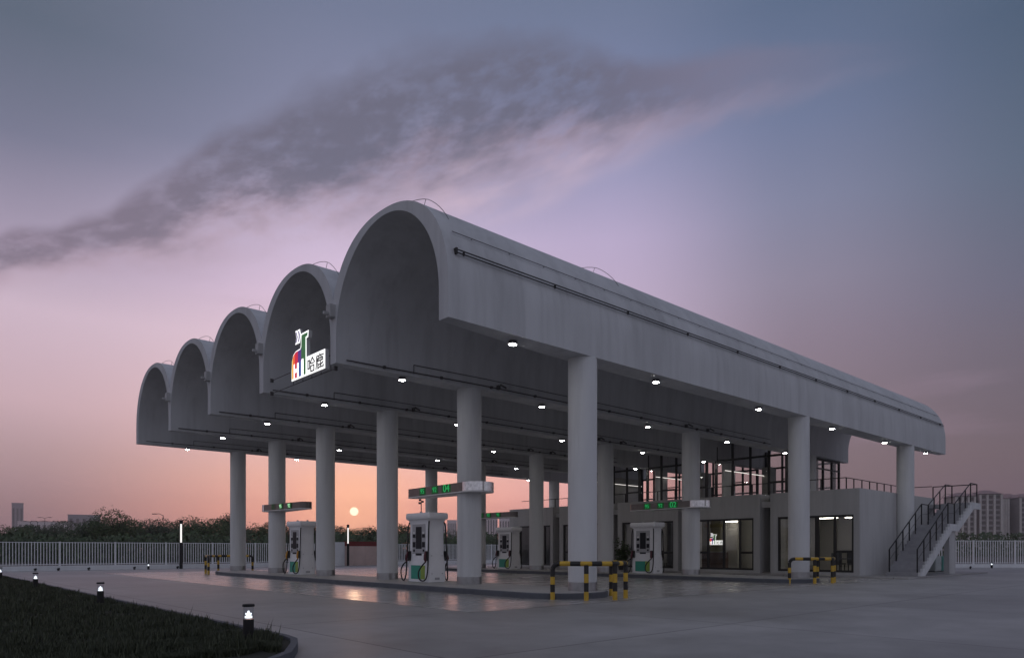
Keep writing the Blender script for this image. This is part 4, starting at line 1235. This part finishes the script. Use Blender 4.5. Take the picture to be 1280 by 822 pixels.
# ------------------------------------------------------------------ far buildings
def tower(x0, x1, top, Y, label, n=11):
    a, b = bearing((x0 + x1) / 2, Y)
    w = (x1 - x0) / 875.74 * Y; h = 1.296 + (686 - top) * Y / 875.74
    t = thing('apartment_tower', label, 'apartment tower', (a, b, 0), -YAW - .1, group='apartment towers at the right')
    MB().box(-w / 2, w / 2, 0, 14, -.06, h * .93).build('tower_body', 'tower_wall', t)
    rf = MB(); hw = w / 2 + 1
    rf.loft([[(-hw, -1, h * .93), (hw, -1, h * .93), (hw, 15, h * .93), (-hw, 15, h * .93)], [(-hw * .25, 5, h), (hw * .25, 5, h), (hw * .25, 9, h), (-hw * .25, 9, h)]]).build('roof', 'tower_roof', t)
    for k in range(4):
        q = -w / 2 + w * k / 3
        MB().box(q - .55, q + .55, -.5, 0, 0, h * .92).build('pilaster', 'tower_pale', t)
        if k < 3:
            q0, q1 = q + .9, q + w / 3 - .9
            for f_ in range(n):
                z = h * .92 * (f_ + .22) / n
                MB().box(q0, q1, -.12, .05, z, z + h * .92 / n * .62).build('window', 'tower_dark', t)
    for f_ in range(1, n, 1):
        z = h * .92 * f_ / n
    return t
tower(1196, 1218, 614.5, 400, 'hip roofed apartment tower partly behind the staircase top')
tower(1226, 1251, 611.5, 400, 'tallest hip roofed apartment tower right of the staircase')
tower(1251.5, 1260, 617.5, 405, 'narrow lower apartment block joined between two towers')
tower(1260.5, 1274, 616, 410, 'narrow apartment tower with pointed roof near the right edge')
tower(1276, 1296, 616, 400, 'apartment tower cut by the right edge of the photo')
def block(x0, x1, top, Y, label, mt='far_wall', name='distant_building', n=0):
    a, b = bearing((x0 + x1) / 2, Y); w = (x1 - x0) / 875.74 * Y; h = 1.296 + (686 - top) * Y / 875.74
    t = thing(name, label, 'building', (a, b, 0), -math.atan2(a, b))
    MB().box(-w / 2, w / 2, 0, w * .8, -.06, h).build('block_body', mt, t)
    MB().box(-w / 2 - .3, w / 2 + .3, -.3, w * .8 + .3, h, h + h * .015).build('parapet', mt, t)
    for k in range(n):
        MB().box(-w / 2 + w * (k + .25) / n, -w / 2 + w * (k + .7) / n, -.2, .1, h * .1, h * .9).build('window_strip', 'tower_dark', t)
    return t
block(16, 28, 629, 1000, 'lone slim tower on the skyline at the far left', 'far_wall', n=3)
block(88, 123, 643.5, 700, 'low wide grey block above the trees at the left', 'far_wall', n=5)
block(28, 84, 652, 760, 'long low pale hall between the slim tower and wide block', 'far_pale', n=9)
for k, (x0, x1, top, lb) in enumerate(((545, 558, 654, 'pale hazy distant block just right of the nearest pump'), (559, 571, 650, 'tallest pale hazy block left of the middle column'),
                          (590, 603, 652, 'pale hazy block behind the column carrying the far lane sign'), (606, 622, 645, 'tall pale hazy block above the far pump, left one'), (624, 641, 647, 'tall pale hazy block above the far pump, right one'))):
    block(x0, x1, top, 900, lb, 'far_pale', 'hazy_apartment_block', n=5)

# street lamps and poles beyond the fence
def street_lamp(x, Y, top, label, heads=2):
    a, b = bearing(x, Y); h = 1.296 + (686 - top) * Y / 875.74
    t = thing('street_lamp', label, 'street lamp', (a, b, -.06), -YAW, group='street lamps beyond the fence')
    MB().tube([(0, 0, 0), (0, 0, h)], .09, 6, [.11, .06]).build('pole', 'rail_grey', t)
    m = MB()
    for s in ((-1, 1) if heads == 2 else (-1,)):
        m.tube([(0, 0, h - .1), (s * .7, 0, h + .25), (s * 1.5, 0, h + .25)], .05, 5)
        m.box(s * 1.2, s * 2.0, -.15, .15, h + .16, h + .3)
    m.build('lamp_arm', 'rail_grey', t)
for k, x in enumerate((38, 47, 56, 65, 74, 84)):
    street_lamp(x, 210, 651.5 if x != 56 else 647, 'tiny street lamp on the left skyline, %s in the row beside the slim tower' % ORD[k])
street_lamp(204, 130, 643, 'single arm street lamp rising above the trees left of the lamp post', 1)
a, b = bearing(526.5, 95); h = 1.296 + (686 - 627) * 95 / 875.74
t = thing('floodlight_pole', 'thin pole with dark floodlight cluster seen above the nearest pump', 'pole', (a, b, 0), -YAW)
MB().tube([(0, 0, 0), (0, 0, h)], .06, 6).build('pole', 'rail_grey', t)
for p in ((-.15, .25), (.18, .05), (-.2, -.15)):
    MB().box(p[0] - .16, p[0] + .16, -.15, .15, h + p[1] - .13, h + p[1] + .13).build('floodlight', 'rail_grey', t)

# ------------------------------------------------------------------ evening haze
hz = MB().box(-1250, 1250, -1250, 1250, -1.4, 95).build('haze', 'soil')
hm = bpy.data.materials.new('evening_haze'); hm.use_nodes = True
hm.node_tree.nodes.remove(hm.node_tree.nodes['Principled BSDF'])
vol = hm.node_tree.nodes.new('ShaderNodeVolumePrincipled')
vol.inputs['Color'].default_value = (0.93, 0.88, 0.88, 1); vol.inputs['Density'].default_value = HAZE; vol.inputs['Anisotropy'].default_value = 0.35
hm.node_tree.links.new(vol.outputs[0], hm.node_tree.nodes['Material Output'].inputs['Volume'])
hz.data.materials.clear(); hz.data.materials.append(hm)
tag(hz, 'pale evening haze over the skyline', kind='stuff')
